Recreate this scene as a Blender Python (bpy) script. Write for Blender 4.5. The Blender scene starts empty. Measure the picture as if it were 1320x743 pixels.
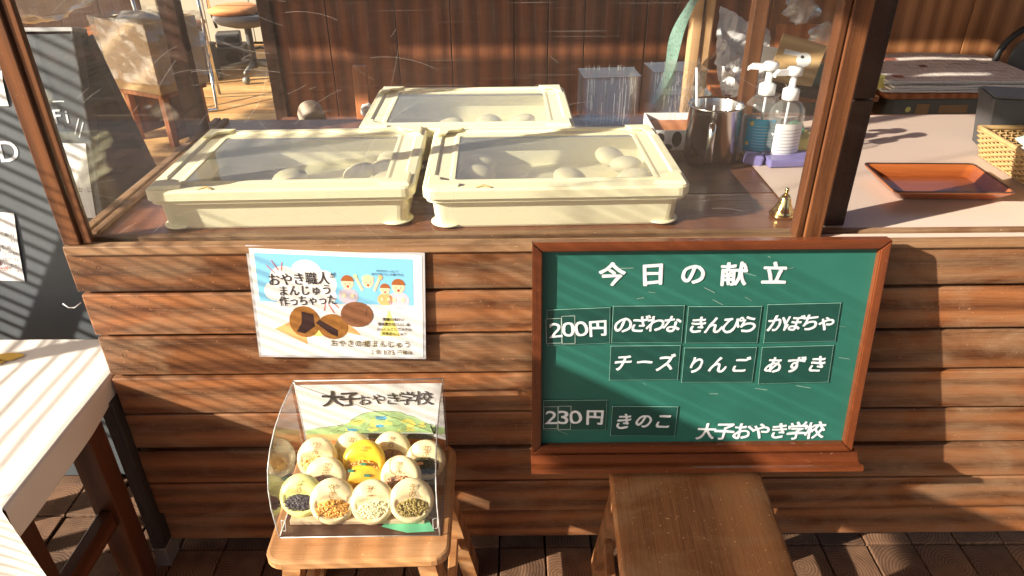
import bpy, bmesh, math, random
from mathutils import Vector, Matrix, noise
random.seed(7)
R = math.radians
S = bpy.context.scene
COL = S.collection

# ------------------------------------------------------------------ camera
cam_d = bpy.data.cameras.new("camera"); cam = bpy.data.objects.new("camera", cam_d); COL.objects.link(cam)
cam_d.sensor_width = 36; cam_d.lens = 36 * 922 / 1320; cam_d.clip_start = 0.02; cam_d.clip_end = 500
cam.matrix_world = Matrix.Translation((0, 0, 1.445)) @ Matrix.Rotation(R(60), 4, 'X') @ Matrix.Rotation(R(-0.5), 4, 'Z')
S.camera = cam
# ------------------------------------------------------------------ light
SUN = Vector((2.5, 1.0, -1.25)).normalized()
w = bpy.data.worlds.new("World"); S.world = w; w.use_nodes = True
nt = w.node_tree; sky = nt.nodes.new('ShaderNodeTexSky'); sky.sky_type = 'NISHITA'; sky.sun_disc = False
sky.sun_elevation = math.asin(-SUN.z); sky.sun_rotation = math.atan2(-SUN.x, -SUN.y)
sky.dust_density = 4.0; sky.ozone_density = 1.0
nt.links.new(sky.outputs[0], nt.nodes['Background'].inputs[0]); nt.nodes['Background'].inputs[1].default_value = 0.08
sl = bpy.data.lights.new("sun", 'SUN'); sl.energy = 5.0; sl.angle = R(0.5); sl.color = (1, .89, .74)
so = bpy.data.objects.new("sun", sl); COL.objects.link(so); so.rotation_euler = SUN.to_track_quat('-Z', 'Y').to_euler()
S.view_settings.view_transform = 'Standard'; S.view_settings.look = 'None'; S.view_settings.gamma = 1
S.view_settings.exposure = 1.38
S.render.engine = 'CYCLES'
S.cycles.transparent_max_bounces = 32; S.cycles.max_bounces = 10; S.cycles.diffuse_bounces = 5
S.cycles.caustics_reflective = False; S.cycles.caustics_refractive = False

# ------------------------------------------------------------------ materials
class NT:
    def __init__(s, name):
        s.m = bpy.data.materials.new(name); s.m.use_nodes = True; s.t = s.m.node_tree
        s.b = s.t.nodes['Principled BSDF']; s.o = s.t.nodes['Material Output']
    def n(s, typ, **k):
        x = s.t.nodes.new('ShaderNode' + typ)
        for a, v in k.items():
            if a.startswith('i_'): x.inputs[a[2:].replace('_', ' ')].default_value = v
            else: setattr(x, a, v)
        return x
    def l(s, a, b): s.t.links.new(a, b)
    def ramp(s, fac, stops):
        r = s.n('ValToRGB'); e = r.color_ramp.elements
        while len(e) < len(stops): e.new(.5)
        for q, (p, c) in zip(e, stops): q.position = p; q.color = (*c, 1) if len(c) == 3 else c
        s.l(fac, r.inputs[0]); return r.outputs[0]
    def mix(s, f, a, b, mode='MIX'):
        x = s.n('Mix', data_type='RGBA', blend_type=mode)
        for i, v in ((0, f), (6, a), (7, b)):
            if hasattr(v, 'is_linked') or hasattr(v, 'links'): s.l(v, x.inputs[i])
            else: x.inputs[i].default_value = v if i == 0 else (*v, 1)
        return x.outputs[2]
    def math(s, op, a, b=0.0):
        x = s.n('Math', operation=op)
        for i, v in ((0, a), (1, b)):
            if hasattr(v, 'links'): s.l(v, x.inputs[i])
            else: x.inputs[i].default_value = v
        return x.outputs[0]
    def coord(s, scale, rnd=True, kind='Object'):
        tc = s.n('TexCoord'); mp = s.n('Mapping'); s.l(tc.outputs[kind], mp.inputs[0]); mp.inputs['Scale'].default_value = scale
        if rnd:
            oi = s.n('ObjectInfo'); cx = s.n('CombineXYZ')
            for i, k in enumerate((37.1, 61.7, 23.9)): s.l(s.math('MULTIPLY', oi.outputs['Random'], k), cx.inputs[i])
            s.l(cx.outputs[0], mp.inputs['Location'])
        return mp.outputs[0]
    def noise(s, vec, scale=1, detail=4, rough=.55, dist=0):
        x = s.n('TexNoise'); s.l(vec, x.inputs['Vector'])
        x.inputs['Scale'].default_value = scale; x.inputs['Detail'].default_value = detail
        x.inputs['Roughness'].default_value = rough; x.inputs['Distortion'].default_value = dist
        return x.outputs['Fac']
    def bump(s, h, strength, dist=.002):
        x = s.n('Bump'); x.inputs['Strength'].default_value = strength; x.inputs['Distance'].default_value = dist
        s.l(h, x.inputs['Height']); s.l(x.outputs[0], s.b.inputs['Normal'])

def plain(name, col, rough=.5, metal=0, var=.12, vs=30, bump=0, bs=200, spec=.5, coat=0, trans=0, sss=0):
    q = NT(name); v = q.coord((1, 1, 1))
    n1 = q.noise(v, vs, 5)
    c = q.mix(n1, tuple(x * (1 - var) for x in col), tuple(min(1, x * (1 + var)) for x in col))
    q.l(c, q.b.inputs['Base Color']); q.b.inputs['Metallic'].default_value = metal
    rr = q.n('MapRange'); q.l(n1, rr.inputs[0]); rr.inputs[3].default_value = max(0.02, rough * .8); rr.inputs[4].default_value = min(1, rough * 1.2)
    q.l(rr.outputs[0], q.b.inputs['Roughness'])
    q.b.inputs['Specular IOR Level'].default_value = spec; q.b.inputs['Coat Weight'].default_value = coat; q.b.inputs['Coat Roughness'].default_value = .15
    q.b.inputs['Transmission Weight'].default_value = trans
    if sss: q.b.inputs['Subsurface Weight'].default_value = sss; q.b.inputs['Subsurface Radius'].default_value = (.01, .006, .003); q.b.inputs['Subsurface Scale'].default_value = 1
    if bump: q.bump(q.noise(v, bs, 3), bump)
    return q.m

def wood(name, dark, light, rough=.5, axis=0, grain=1.0, bump=.35, wear=None, wear_amt=.5, specks=0.0, coat=0.0, tone=.35, spec=.4, knots=False):
    """Long grain wood: fibre noise stretched along `axis`, cathedral bands, worn patches, pale nicks, per-piece tone."""
    q = NT(name)
    al, ac = 1.6 * grain, 22 * grain
    sc = [ac] * 3; sc[axis] = al
    v = q.coord(tuple(sc))
    wv = q.n('TexWave', wave_type='BANDS', bands_direction=('Z' if axis != 2 else 'X')); q.l(v, wv.inputs[0])
    wv.inputs['Scale'].default_value = .35; wv.inputs['Distortion'].default_value = 9; wv.inputs['Detail'].default_value = 4
    wv.inputs['Detail Scale'].default_value = .6; wv.inputs['Detail Roughness'].default_value = .6
    sf = [260 * grain] * 3; sf[axis] = 9 * grain
    sf2 = [620 * grain] * 3; sf2[axis] = 14 * grain
    fib = q.math('ADD', q.math('MULTIPLY', q.noise(q.coord(tuple(sf)), 1, 5, .75), .6), q.math('MULTIPLY', q.ramp(q.noise(q.coord(tuple(sf2)), 1, 3, .7), [(.36, (0, 0, 0)), (.6, (1, 1, 1))]), .4))
    big = q.noise(q.coord((3.1, 7, 7)), 1, 4, .6, .6)
    g = q.math('ADD', q.math('MULTIPLY', wv.outputs['Fac'], .55), q.math('MULTIPLY', fib, .6))
    c = q.ramp(g, [(.12, dark), (.95, light)])
    oi = q.n('ObjectInfo')
    hv = q.n('HueSaturation'); q.l(c, hv.inputs['Color'])
    q.l(q.math('ADD', q.math('MULTIPLY', q.math('ADD', oi.outputs['Random'], q.math('MULTIPLY', big, .8)), tone), 1 - tone * .9), hv.inputs['Value'])
    c = hv.outputs[0]
    if knots:
        vo = q.n('TexVoronoi', feature='SMOOTH_F1'); q.l(q.coord((2.1, 9, 9)), vo.inputs['Vector']); vo.inputs['Scale'].default_value = 1; vo.inputs['Smoothness'].default_value = .2
        dd = q.math('ADD', vo.outputs['Distance'], q.math('MULTIPLY', big, .08))
        rg = q.math('SINE', q.math('MULTIPLY', dd, 95))
        c = q.mix(q.math('MULTIPLY', q.ramp(dd, [(.10, (1, 1, 1)), (.30, (0, 0, 0))]), q.math('ADD', q.math('MULTIPLY', rg, .22), .28)), c, tuple(x * .8 for x in dark))
        c = q.mix(q.ramp(dd, [(.075, (.9,) * 3), (.10, (0, 0, 0))]), c, tuple(x * .45 for x in dark))
    if wear:
        wn = q.noise(q.coord((4, 9, 9)), 1, 6, .65, 1.2)
        f = q.ramp(wn, [(.42, (0, 0, 0)), (.68, (wear_amt,) * 3)])
        fm = q.math('MULTIPLY', f, q.math('ADD', fib, .35))
        c = q.mix(fm, c, wear)
    if specks:
        sn = q.noise(q.coord((60, 60, 60)), 3, 2, .5)
        c = q.mix(q.ramp(sn, [(.70, (0, 0, 0)), (.74, (specks,) * 3)]), c, tuple(min(1, x * 2.6 + .12) for x in light))
        ss = q.n('Mapping'); q.l(q.coord((1, 1, 1)), ss.inputs[0]); ss.inputs['Rotation'].default_value = (.4, .7, .5); ss.inputs['Scale'].default_value = (4, 150, 150)
        sn2 = q.noise(ss.outputs[0], 1, 2, .5, .3)
        c = q.mix(q.ramp(sn2, [(.74, (0, 0, 0)), (.79, (specks * .6,) * 3)]), c, tuple(min(1, x * 2 + .05) for x in light))
    q.l(c, q.b.inputs['Base Color'])
    rr = q.n('MapRange'); q.l(g, rr.inputs[0]); rr.inputs[3].default_value = rough * 1.15; rr.inputs[4].default_value = rough * .8
    q.l(rr.outputs[0], q.b.inputs['Roughness'])
    q.b.inputs['Specular IOR Level'].default_value = spec; q.b.inputs['Coat Weight'].default_value = coat; q.b.inputs['Coat Roughness'].default_value = .22
    q.bump(g, bump, .0015)
    return q.m

def clear(name, tint=(.97, .98, .98), rough=.02, dust=.04, fmul=1.0, streak=False, hazec=(.9, .88, .85)):
    q = NT(name); q.t.nodes.remove(q.b)
    tr = q.n('BsdfTransparent'); tr.inputs[0].default_value = (*tint, 1)
    gl = q.n('BsdfGlossy'); gl.inputs['Roughness'].default_value = rough; gl.inputs[0].default_value = (1, 1, 1, 1)
    df = q.n('BsdfDiffuse'); df.inputs[0].default_value = (*hazec, 1)
    lw = q.n('LayerWeight'); lw.inputs[0].default_value = .5
    frs = q.math('ADD', q.math('MULTIPLY', q.math('POWER', lw.outputs['Facing'], 5.0), .8), .035)
    v = q.coord((1, 1, 1), False)
    nz = q.noise(v, 6, 6, .65, .8)
    if streak:
        bp = q.n('Bump'); bp.inputs['Strength'].default_value = .05; bp.inputs['Distance'].default_value = .01
        q.l(q.noise(v, 4, 1), bp.inputs['Height']); q.l(bp.outputs[0], gl.inputs['Normal'])
    f1 = q.math('MULTIPLY', frs, fmul)
    m1 = q.n('MixShader'); q.l(f1, m1.inputs[0]); q.l(tr.outputs[0], m1.inputs[1]); q.l(gl.outputs[0], m1.inputs[2])
    d = q.math('MULTIPLY', q.ramp(nz, [(.3, (.3,) * 3), (.75, (1, 1, 1))]), dust)  # diffuse veil: painted reflection haze on panes, plain milkiness on other plastics
    if streak:
        for rot in ((0, .5, 0), (0, -.6, .3), (0, 1.3, .2), (0, .1, 0)):
            mp = q.n('Mapping'); q.l(v, mp.inputs[0]); mp.inputs['Rotation'].default_value = rot; mp.inputs['Scale'].default_value = (3.5, 3.5, 330)
            sn = q.noise(mp.outputs[0], 1, 1, .5, .15)
            d = q.math('ADD', d, q.math('MULTIPLY', q.ramp(sn, [(.735, (0, 0, 0)), (.80, (1, 1, 1))]), .045))
    m2 = q.n('MixShader'); q.l(d, m2.inputs[0]); q.l(m1.outputs[0], m2.inputs[1]); q.l(df.outputs[0], m2.inputs[2])
    q.l(m2.outputs[0], q.o.inputs[0]); return q.m

def endgrain(name, dark, light):
    q = NT(name)
    tc = q.n('TexCoord'); oi = q.n('ObjectInfo'); ad = q.n('VectorMath', operation='ADD'); cx = q.n('CombineXYZ')
    r = oi.outputs['Random']
    fr = lambda k: q.math('MULTIPLY', q.math('SUBTRACT', q.math('FRACT', q.math('MULTIPLY', r, k)), .5), .1)
    q.l(fr(17.3), cx.inputs[0]); q.l(fr(53.9), cx.inputs[1])
    q.l(tc.outputs['Object'], ad.inputs[0]); q.l(cx.outputs[0], ad.inputs[1])
    wv = q.n('TexWave', wave_type='RINGS', rings_direction='Z'); q.l(ad.outputs[0], wv.inputs[0])
    wv.inputs['Scale'].default_value = 42; wv.inputs['Distortion'].default_value = 1.6; wv.inputs['Detail'].default_value = 3; wv.inputs['Detail Scale'].default_value = 1.5
    n1 = q.noise(q.coord((1, 1, 1)), 22, 5, .6)
    g = q.math('ADD', q.math('MULTIPLY', wv.outputs['Fac'], .32), q.math('MULTIPLY', n1, .8))
    c = q.ramp(g, [(.2, dark), (.9, light)])
    hv = q.n('HueSaturation'); q.l(c, hv.inputs['Color']); q.l(q.math('ADD', q.math('MULTIPLY', r, .6), .65), hv.inputs['Value'])
    q.l(hv.outputs[0], q.b.inputs['Base Color']); q.b.inputs['Roughness'].default_value = .75
    q.bump(g, .5, .002); return q.m

def sheetprint(name, base, ink, scale=(160, 60, 60), thr=.52, axis_uv=True):
    """printed columns of small type: procedural"""
    q = NT(name); v = q.coord((1, 1, 1), False)
    br = q.n('TexBrick'); q.l(v, br.inputs[0]); br.inputs['Scale'].default_value = 1; br.inputs['Brick Width'].default_value = .07; br.inputs['Row Height'].default_value = .05
    br.inputs['Mortar Size'].default_value = .004; br.inputs['Color1'].default_value = (1, 1, 1, 1); br.inputs['Color2'].default_value = (.5, .5, .5, 1); br.inputs['Mortar'].default_value = (0, 0, 0, 1)
    m = q.n('Mapping'); q.l(v, m.inputs[0]); m.inputs['Scale'].default_value = scale
    n = q.noise(m.outputs[0], 3, 3, .8)
    f = q.math('MULTIPLY', q.ramp(n, [(thr - .02, (0, 0, 0)), (thr + .05, (1, 1, 1))]), br.outputs['Color'])
    c = q.mix(f, base, ink); q.l(c, q.b.inputs['Base Color']); q.b.inputs['Roughness'].default_value = .7
    q.bump(q.noise(v, 12, 3), .4, .01); return q.m

M = {}
M['board'] = wood('weathered_counter_board', (.052, .016, .006), (.30, .118, .045), .46, 0, .8, .4, (.32, .205, .12), .7, .35, .0, .6, .4, True)
M['top'] = wood('glossy_counter_plank', (.05, .017, .009), (.20, .075, .035), .30, 0, .8, .2, (.26, .15, .10), .35, .25, .25, .35)
M['rail'] = wood('counter_rail_wood', (.11, .05, .022), (.36, .20, .10), .5, 0, 1.3, .4, (.4, .27, .16), .5, .3, 0, .3)
M['post'] = wood('reddish_post_wood', (.055, .019, .008), (.19, .075, .030), .35, 2, .9, .25, None, 0, .12, .35, .25)
M['postdark'] = wood('dark_stained_post_wood', (.028, .012, .008), (.075, .032, .02), .4, 2, 1.0, .4, (.16, .12, .1), .3, .3, 0, .2)
M['greypost'] = wood('dark_grey_corner_wood', (.02, .018, .018), (.08, .07, .065), .6, 2, 1.0, .4)
M['wall'] = wood('brown_panel_wood', (.075, .026, .013), (.26, .098, .045), .38, 2, .55, .15, None, 0, .1, .1, .25)
M['walllight'] = wood('lighter_panel_wood', (.16, .06, .022), (.42, .19, .08), .42, 2, .5, .15, None, 0, 0, .1, .2)
M['stool'] = wood('orange_stool_wood', (.30, .12, .04), (.62, .32, .13), .42, 0, .7, .25, (.55, .36, .2), .5, .35, .2, .2)
M['stool2'] = wood('worn_stool_wood', (.14, .048, .016), (.44, .185, .070), .5, 1, .7, .6, (.42, .25, .13), .6, .7, .05, .2)
M['frame'] = wood('chalkboard_frame_wood', (.07, .018, .007), (.155, .042, .014), .28, 0, .8, .15, None, 0, .25, .5, .15)
M['framev'] = wood('chalkboard_frame_wood_upright', (.07, .018, .007), (.155, .042, .014), .28, 2, .8, .15, None, 0, .25, .5, .15)
M['table'] = wood('dark_table_wood', (.05, .018, .01), (.17, .06, .028), .45, 2, 1, .3, None, 0, .2, .1, .2)
M['tabley'] = wood('dark_table_wood_rail', (.05, .018, .01), (.17, .06, .028), .45, 1, 1, .3, None, 0, .2, .1, .2)
M['pine'] = wood('yellow_pine_floor', (.42, .19, .05), (.80, .50, .20), .5, 0, .8, .2, (.3, .13, .04), .5, 0, .1, .2)
M['bamboo'] = wood('bamboo', (.30, .2, .09), (.55, .4, .2), .5, 1, 1, .2)
M['roof'] = wood('roof_boarding', (.25, .13, .06), (.5, .3, .15), .6, 0, .5, .2)
M['traywood'] = wood('lacquered_tray_wood', (.23, .05, .014), (.43, .125, .035), .28, 0, .8, .12, None, 0, 0, .5, .15)
M['ply'] = wood('pale_plywood', (.42, .25, .10), (.66, .46, .22), .5, 0, .9, .15)
M['stick'] = wood('orange_stick_wood', (.30, .09, .03), (.50, .19, .07), .5, 2, .9, .2)
M['sunwood'] = wood('sunlit_reflection_wood', (.50, .25, .10), (.80, .50, .26), .5, 2, .8, .2)
M['block'] = endgrain('end_grain_block', (.06, .026, .014), (.24, .13, .07))
M['gap'] = plain('dark_gap', (.012, .008, .006), .9)
M['green'] = plain('green_chalkboard', (.016, .118, .09), .5, 0, .22, 7, .1, 500)
M['plate'] = plain('dark_green_magnet', (.008, .058, .047), .42, 0, .15, 14)
M['plateedge'] = plain('pale_green_magnet_edge', (.25, .5, .42), .5)
M['chalk'] = plain('white_paint_marker', (.70, .74, .78), .6, 0, .22, 220)
M['tape'] = plain('scuffed_tape_outline', (.42, .52, .48), .5)
M['cream'] = plain('cream_plastic', (.93, .87, .60), .38, 0, .04, 9, .05, 90, .5, 0, 0, .12)
M['creamdark'] = plain('amber_cream_plastic', (.72, .52, .20), .4, 0, .1, 20, 0, 200, .5, 0, 0, .1)
M['white'] = plain('white_paper', (.80, .80, .79), .6, 0, .03, 20)
M['whiteplastic'] = plain('white_plastic', (.84, .85, .86), .3, 0, .03, 20)
M['black'] = plain('black_matt', (.018, .018, .02), .5)
M['steel'] = plain('brushed_steel', (.62, .6, .57), .22, 1, .15, 25)
M['chrome'] = plain('chrome_tube', (.7, .68, .66), .18, 1, .1, 25)
M['brass'] = plain('polished_brass', (.85, .62, .25), .16, 1, .08, 25)
M['slate'] = plain('dark_slate_board', (.075, .088, .1), .42, 0, .25, 5, .1, 300)
M['silver'] = plain('silver_edge', (.55, .54, .52), .3, .7, .1, 10)
M['cloth'] = plain('white_oilcloth', (.84, .80, .73), .5, 0, .04, 14, .15, 60)
M['clothyellow'] = plain('yellow_print', (.85, .55, .08), .5)
M['clothteal'] = plain('teal_print', (.03, .33, .38), .5)
M['pink'] = plain('pinkish_beige_vinyl', (.62, .49, .41), .38, 0, .05, 6, .1, 5)
M['card'] = plain('cardboard', (.42, .25, .12), .7, 0, .12, 12)
M['kraft'] = plain('light_cardboard', (.55, .38, .19), .7, 0, .12, 12)
M['wicker'] = plain('wicker', (.52, .34, .15), .5, 0, .25, 90)
M['greybox'] = plain('dark_grey_plastic', (.07, .07, .075), .45)
M['deskgrey'] = plain('painted_grey_steel', (.17, .165, .14), .45, .2, .15, 15)
M['creamwall'] = plain('cream_painted_wall', (.62, .55, .42), .7, 0, .08, 4)
M['concrete'] = plain('earth_ground', (.13, .105, .08), .9, 0, .3, 1.5, .5, 30)
M['leaf'] = plain('green_paper_leaf', (.12, .5, .28), .5)
M['mint'] = plain('pale_mint_paper', (.62, .80, .72), .5, 0, .06, 12)
M['yellow'] = plain('yellow_sponge', (.85, .78, .25), .7, 0, .1, 60)
M['purple'] = plain('violet_packet', (.20, .18, .42), .4)
M['blue'] = plain('blue_label', (.04, .58, .93), .35)
M['bluelight'] = plain('light_blue_label', (.35, .8, .95), .35)
M['fabricgrey'] = plain('grey_chair_fabric', (.16, .15, .15), .8)
M['fabricorange'] = plain('orange_cushion', (.7, .28, .1), .8)
M['padblue'] = plain('pale_blue_vinyl_pad', (.38, .42, .46), .5)
M['strip'] = plain('green_strap_reflection', (.26, .42, .35), .4, 0, .7, 170)
M['red'] = plain('red_print', (.7, .06, .06), .5)
M['orangetri'] = plain('orange_print', (.95, .45, .18), .5)
M['yellowtri'] = plain('yellow_print_flat', (.9, .82, .25), .5)
M['skyprint'] = plain('sky_blue_print', (.22, .56, .83), .5, 0, .04, 9)
M['ink'] = plain('black_ink', (.03, .025, .03), .5)
M['olive'] = plain('olive_ink', (.16, .12, .03), .5)
M['bunbrown'] = plain('brown_bun_print', (.23, .1, .05), .4, 0, .25, 60)
M['bunbrown2'] = plain('baked_brown_print', (.30, .13, .03), .5, 0, .45, 90)
M['beanink'] = plain('dark_bean_print', (.035, .015, .015), .5)
M['skin'] = plain('skin_tone_print', (.88, .62, .42), .5)
M['hairp'] = plain('hair_brown_print', (.35, .11, .03), .5)
M['greyp'] = plain('lavender_grey_print', (.48, .46, .55), .5)
M['pinkp'] = plain('pink_print', (.8, .55, .65), .5)
M['greenp'] = plain('leaf_green_print', (.45, .72, .35), .5, 0, .3, 60)
M['dough'] = plain('pale_bun_dough', (.80, .68, .40), .45, 0, .08, 40, .15, 120, .4, .15, 0, .25)
M['doughgreen'] = plain('greenish_bun_dough', (.72, .72, .26), .45, 0, .08, 40, .1, 120, .4, .15, 0, .2)
M['doughyellow'] = plain('pumpkin_yellow_dough', (.92, .60, .04), .42, 0, .08, 40, .1, 120, .4, .2, 0, .2)
M['fblack'] = plain('black_sesame_filling', (.05, .04, .05), .4, 0, .8, 260, .8, 350, .5, .3)
M['forange'] = plain('orange_filling', (.78, .38, .07), .35, 0, .35, 120, .6, 250, .5, .3)
M['fcream'] = plain('creamy_filling', (.82, .76, .46), .4, 0, .15, 120, .6, 250, .5, .2)
M['fgreen'] = plain('olive_filling', (.32, .24, .06), .35, 0, .7, 140, .8, 250, .5, .4)
M['fdark'] = plain('dark_greens_filling', (.06, .065, .02), .3, 0, .8, 130, .8, 250, .5, .5)
M['fbrown'] = plain('brown_burdock_filling', (.36, .16, .05), .35, 0, .8, 160, .8, 250, .5, .4)
M['fgold'] = plain('golden_apple_filling', (.82, .55, .18), .3, 0, .2, 100, .5, 200, .5, .4)
M['brand'] = plain('scorched_mark', (.36, .18, .05), .6, 0, .3, 200)
M['hill'] = plain('watercolour_green', (.45, .66, .30), .6, 0, .35, 70)
M['wblue'] = plain('watercolour_blue', (.12, .42, .7), .6, 0, .3, 90)
M['wyel'] = plain('watercolour_yellow', (.88, .83, .22), .6, 0, .15, 60)
M['worange'] = plain('watercolour_orange', (.82, .30, .1), .6, 0, .3, 30)
M['wocre'] = plain('watercolour_ochre', (.72, .58, .24), .6, 0, .25, 30)
M['wgrey'] = plain('watercolour_grey', (.28, .27, .2), .6, 0, .7, 150)
M['brushink'] = plain('brush_ink', (.045, .04, .04), .6, 0, .5, 120)
M['news'] = sheetprint('newsprint', (.82, .76, .70), (.16, .13, .12))
M['newsedge'] = plain('newsprint_edge', (.78, .76, .75), .7, 0, .2, 200)
M['tilewhite'] = M['whiteplastic']
M['acrylic'] = clear('scratched_acrylic', dust=.012, streak=True)
M['side'] = clear('side_acrylic', dust=.008, streak=True)
M['case'] = clear('clean_acrylic', tint=(.985, .99, .99), dust=.012)
M['caseedge'] = plain('bright_acrylic_edge', (.78, .8, .78), .15, 0, .1, 30, trans=.3)
M['lid'] = clear('clear_tray_lid', tint=(.95, .95, .93), rough=.07, dust=.13, fmul=1.1, hazec=(.95, .9, .8))
M['pack'] = clear('clear_food_pack', tint=(.985, .985, .985), rough=.12, dust=.006, fmul=.45)
M['bag'] = clear('thin_plastic_bag', tint=(.95, .95, .94), rough=.15, dust=.30, fmul=2)
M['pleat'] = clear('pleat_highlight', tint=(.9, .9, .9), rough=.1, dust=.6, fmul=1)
M['rib'] = clear('pack_rib_highlight', tint=(.9, .9, .9), rough=.1, dust=.05, fmul=.6, hazec=(.95, .84, .70))
M['bottle'] = clear('bottle_plastic', tint=(.93, .94, .94), rough=.05, dust=.12, fmul=1.2)
M['gel'] = clear('gel_liquid', tint=(.93, .94, .95), rough=.05, dust=.12)

# ------------------------------------------------------------------ builders
def rotm(rx=0, ry=0, rz=0): return Matrix.Rotation(rz, 4, 'Z') @ Matrix.Rotation(ry, 4, 'Y') @ Matrix.Rotation(rx, 4, 'X')
class MB:
    def __init__(s): s.v = []; s.f = []; s.mi = []; s.sm = []
    def add(s, v, f, mi=0, smooth=False, mt=None):
        b = len(s.v); s.v += [tuple(mt @ Vector(p)) if mt else tuple(p) for p in v]
        for q in f: s.f.append([b + i for i in q]); s.mi.append(mi); s.sm.append(smooth)
        return s
    def box(s, x0, x1, y0, y1, z0, z1, mi=0, bev=0, mt=None):
        if not bev:
            v = [(x, y, z) for z in (z0, z1) for y in (y0, y1) for x in (x0, x1)]
            return s.add(v, [(0, 2, 3, 1), (4, 5, 7, 6), (0, 1, 5, 4), (2, 6, 7, 3), (0, 4, 6, 2), (1, 3, 7, 5)], mi, False, mt)
        bm = bmesh.new(); bmesh.ops.create_cube(bm, size=1)
        for q in bm.verts: q.co = Vector(((x0 + x1) / 2 + q.co.x * (x1 - x0), (y0 + y1) / 2 + q.co.y * (y1 - y0), (z0 + z1) / 2 + q.co.z * (z1 - z0)))
        bmesh.ops.bevel(bm, geom=bm.edges[:], offset=bev, segments=2, affect='EDGES', profile=.5)
        bm.verts.index_update()
        s.add([q.co.copy() for q in bm.verts], [[q.index for q in f.verts] for f in bm.faces], mi, False, mt); bm.free(); return s
    def tube(s, pts, r, seg=8, mi=0, closed=False, mt=None, cap=True):
        pts = [Vector(p) for p in pts]; n = len(pts); rr = r if isinstance(r, (list, tuple)) else [r] * n
        v = []; up = None
        for i, p in enumerate(pts):
            a = pts[(i - 1) % n] if (i or closed) else p; b = pts[(i + 1) % n] if (i < n - 1 or closed) else p
            t = (b - a).normalized()
            if up is None:
                up = t.orthogonal().normalized()
            up = (up - t * up.dot(t)).normalized(); sd = t.cross(up)
            for k in range(seg):
                a_ = 2 * math.pi * k / seg; v.append(p + (up * math.cos(a_) + sd * math.sin(a_)) * rr[i])
        f = []
        for i in range(n if closed else n - 1):
            j = (i + 1) % n
            for k in range(seg): f.append((i * seg + k, i * seg + (k + 1) % seg, j * seg + (k + 1) % seg, j * seg + k))
        if cap and not closed: f += [tuple(range(seg))[::-1], tuple((n - 1) * seg + k for k in range(seg))]
        return s.add(v, f, mi, True, mt)
    def lathe(s, prof, seg=24, mi=0, mt=None, cx=0, cy=0, sx=1, sy=1):
        v = []; f = []
        for r, z in prof:
            for k in range(seg): a = 2 * math.pi * k / seg; v.append((cx + r * math.cos(a) * sx, cy + r * math.sin(a) * sy, z))
        for i in range(len(prof) - 1):
            for k in range(seg): f.append((i * seg + k, i * seg + (k + 1) % seg, (i + 1) * seg + (k + 1) % seg, (i + 1) * seg + k))
        return s.add(v, f, mi, True, mt)
    def prism(s, poly, axis, a, b, mi=0, mt=None):
        """poly in the two other axes (cyclic order), extruded a..b along axis"""
        def P(p, t): return {0: (t, p[0], p[1]), 1: (p[0], t, p[1]), 2: (p[0], p[1], t)}[axis]
        n = len(poly); v = [P(p, a) for p in poly] + [P(p, b) for p in poly]
        f = [tuple(range(n)), tuple(range(n, 2 * n))[::-1]] + [(i, (i + 1) % n, n + (i + 1) % n, n + i) for i in range(n)]
        return s.add(v, f, mi, False, mt)
    def grid(s, fn, nu, nv, mi=0, smooth=True, mt=None):
        v = [fn(i / nu, j / nv) for j in range(nv + 1) for i in range(nu + 1)]
        f = [(j * (nu + 1) + i, j * (nu + 1) + i + 1, (j + 1) * (nu + 1) + i + 1, (j + 1) * (nu + 1) + i) for j in range(nv) for i in range(nu)]
        return s.add(v, f, mi, smooth, mt)
    def ell(s, c, r, seg=16, rings=10, mi=0, jit=0, mt=None):
        v = []; f = []
        for j in range(rings + 1):
            t = math.pi * j / rings
            for k in range(seg):
                a = 2 * math.pi * k / seg; d = Vector((math.sin(t) * math.cos(a), math.sin(t) * math.sin(a), math.cos(t)))
                q = 1 + (jit * noise.noise(d * 2.5 + Vector(c) * 40) if jit else 0)
                v.append((c[0] + d.x * r[0] * q, c[1] + d.y * r[1] * q, c[2] + d.z * r[2] * q))
        for j in range(rings):
            for k in range(seg): f.append((j * seg + k, (j + 1) * seg + k, (j + 1) * seg + (k + 1) % seg, j * seg + (k + 1) % seg))
        return s.add(v, f, mi, True, mt)

def obj(name, mb, mats, parent=None, loc=(0, 0, 0), rot=(0, 0, 0), label=None, cat=None, group=None, kind=None, fix=True):
    me = bpy.data.meshes.new(name); me.from_pydata([tuple(p) for p in mb.v], [], mb.f)
    if not isinstance(mats, (list, tuple)): mats = [mats]
    for m in mats: me.materials.append(M[m] if isinstance(m, str) else m)
    me.polygons.foreach_set('material_index', mb.mi); me.polygons.foreach_set('use_smooth', mb.sm)
    if fix:
        bm = bmesh.new(); bm.from_mesh(me); bmesh.ops.recalc_face_normals(bm, faces=bm.faces); bm.to_mesh(me); bm.free()
    me.update()
    o = bpy.data.objects.new(name, me); COL.objects.link(o); o.location = loc; o.rotation_euler = rot
    if parent: o.parent = parent
    return tag(o, label, cat, group, kind)
def tag(o, label=None, cat=None, group=None, kind=None):
    for k, v in (('label', label), ('category', cat), ('group', group), ('kind', kind)):
        if v: o[k] = v
    return o
def thing(name, label, cat, loc=(0, 0, 0), rot=(0, 0, 0), group=None):
    o = bpy.data.objects.new(name, None); o.empty_display_size = .05; COL.objects.link(o); o.location = loc; o.rotation_euler = rot
    return tag(o, label, cat, group)
def dup(root, loc, rot=None, label=None, group=None):
    r = root.copy(); COL.objects.link(r); r.location = loc
    if rot: r.rotation_euler = rot
    if label: r['label'] = label
    if group: r['group'] = group
    for ch in list(root.children):
        c = ch.copy(); COL.objects.link(c); c.parent = r
        for g in list(ch.children):
            d = g.copy(); COL.objects.link(d); d.parent = c
    return r
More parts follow.
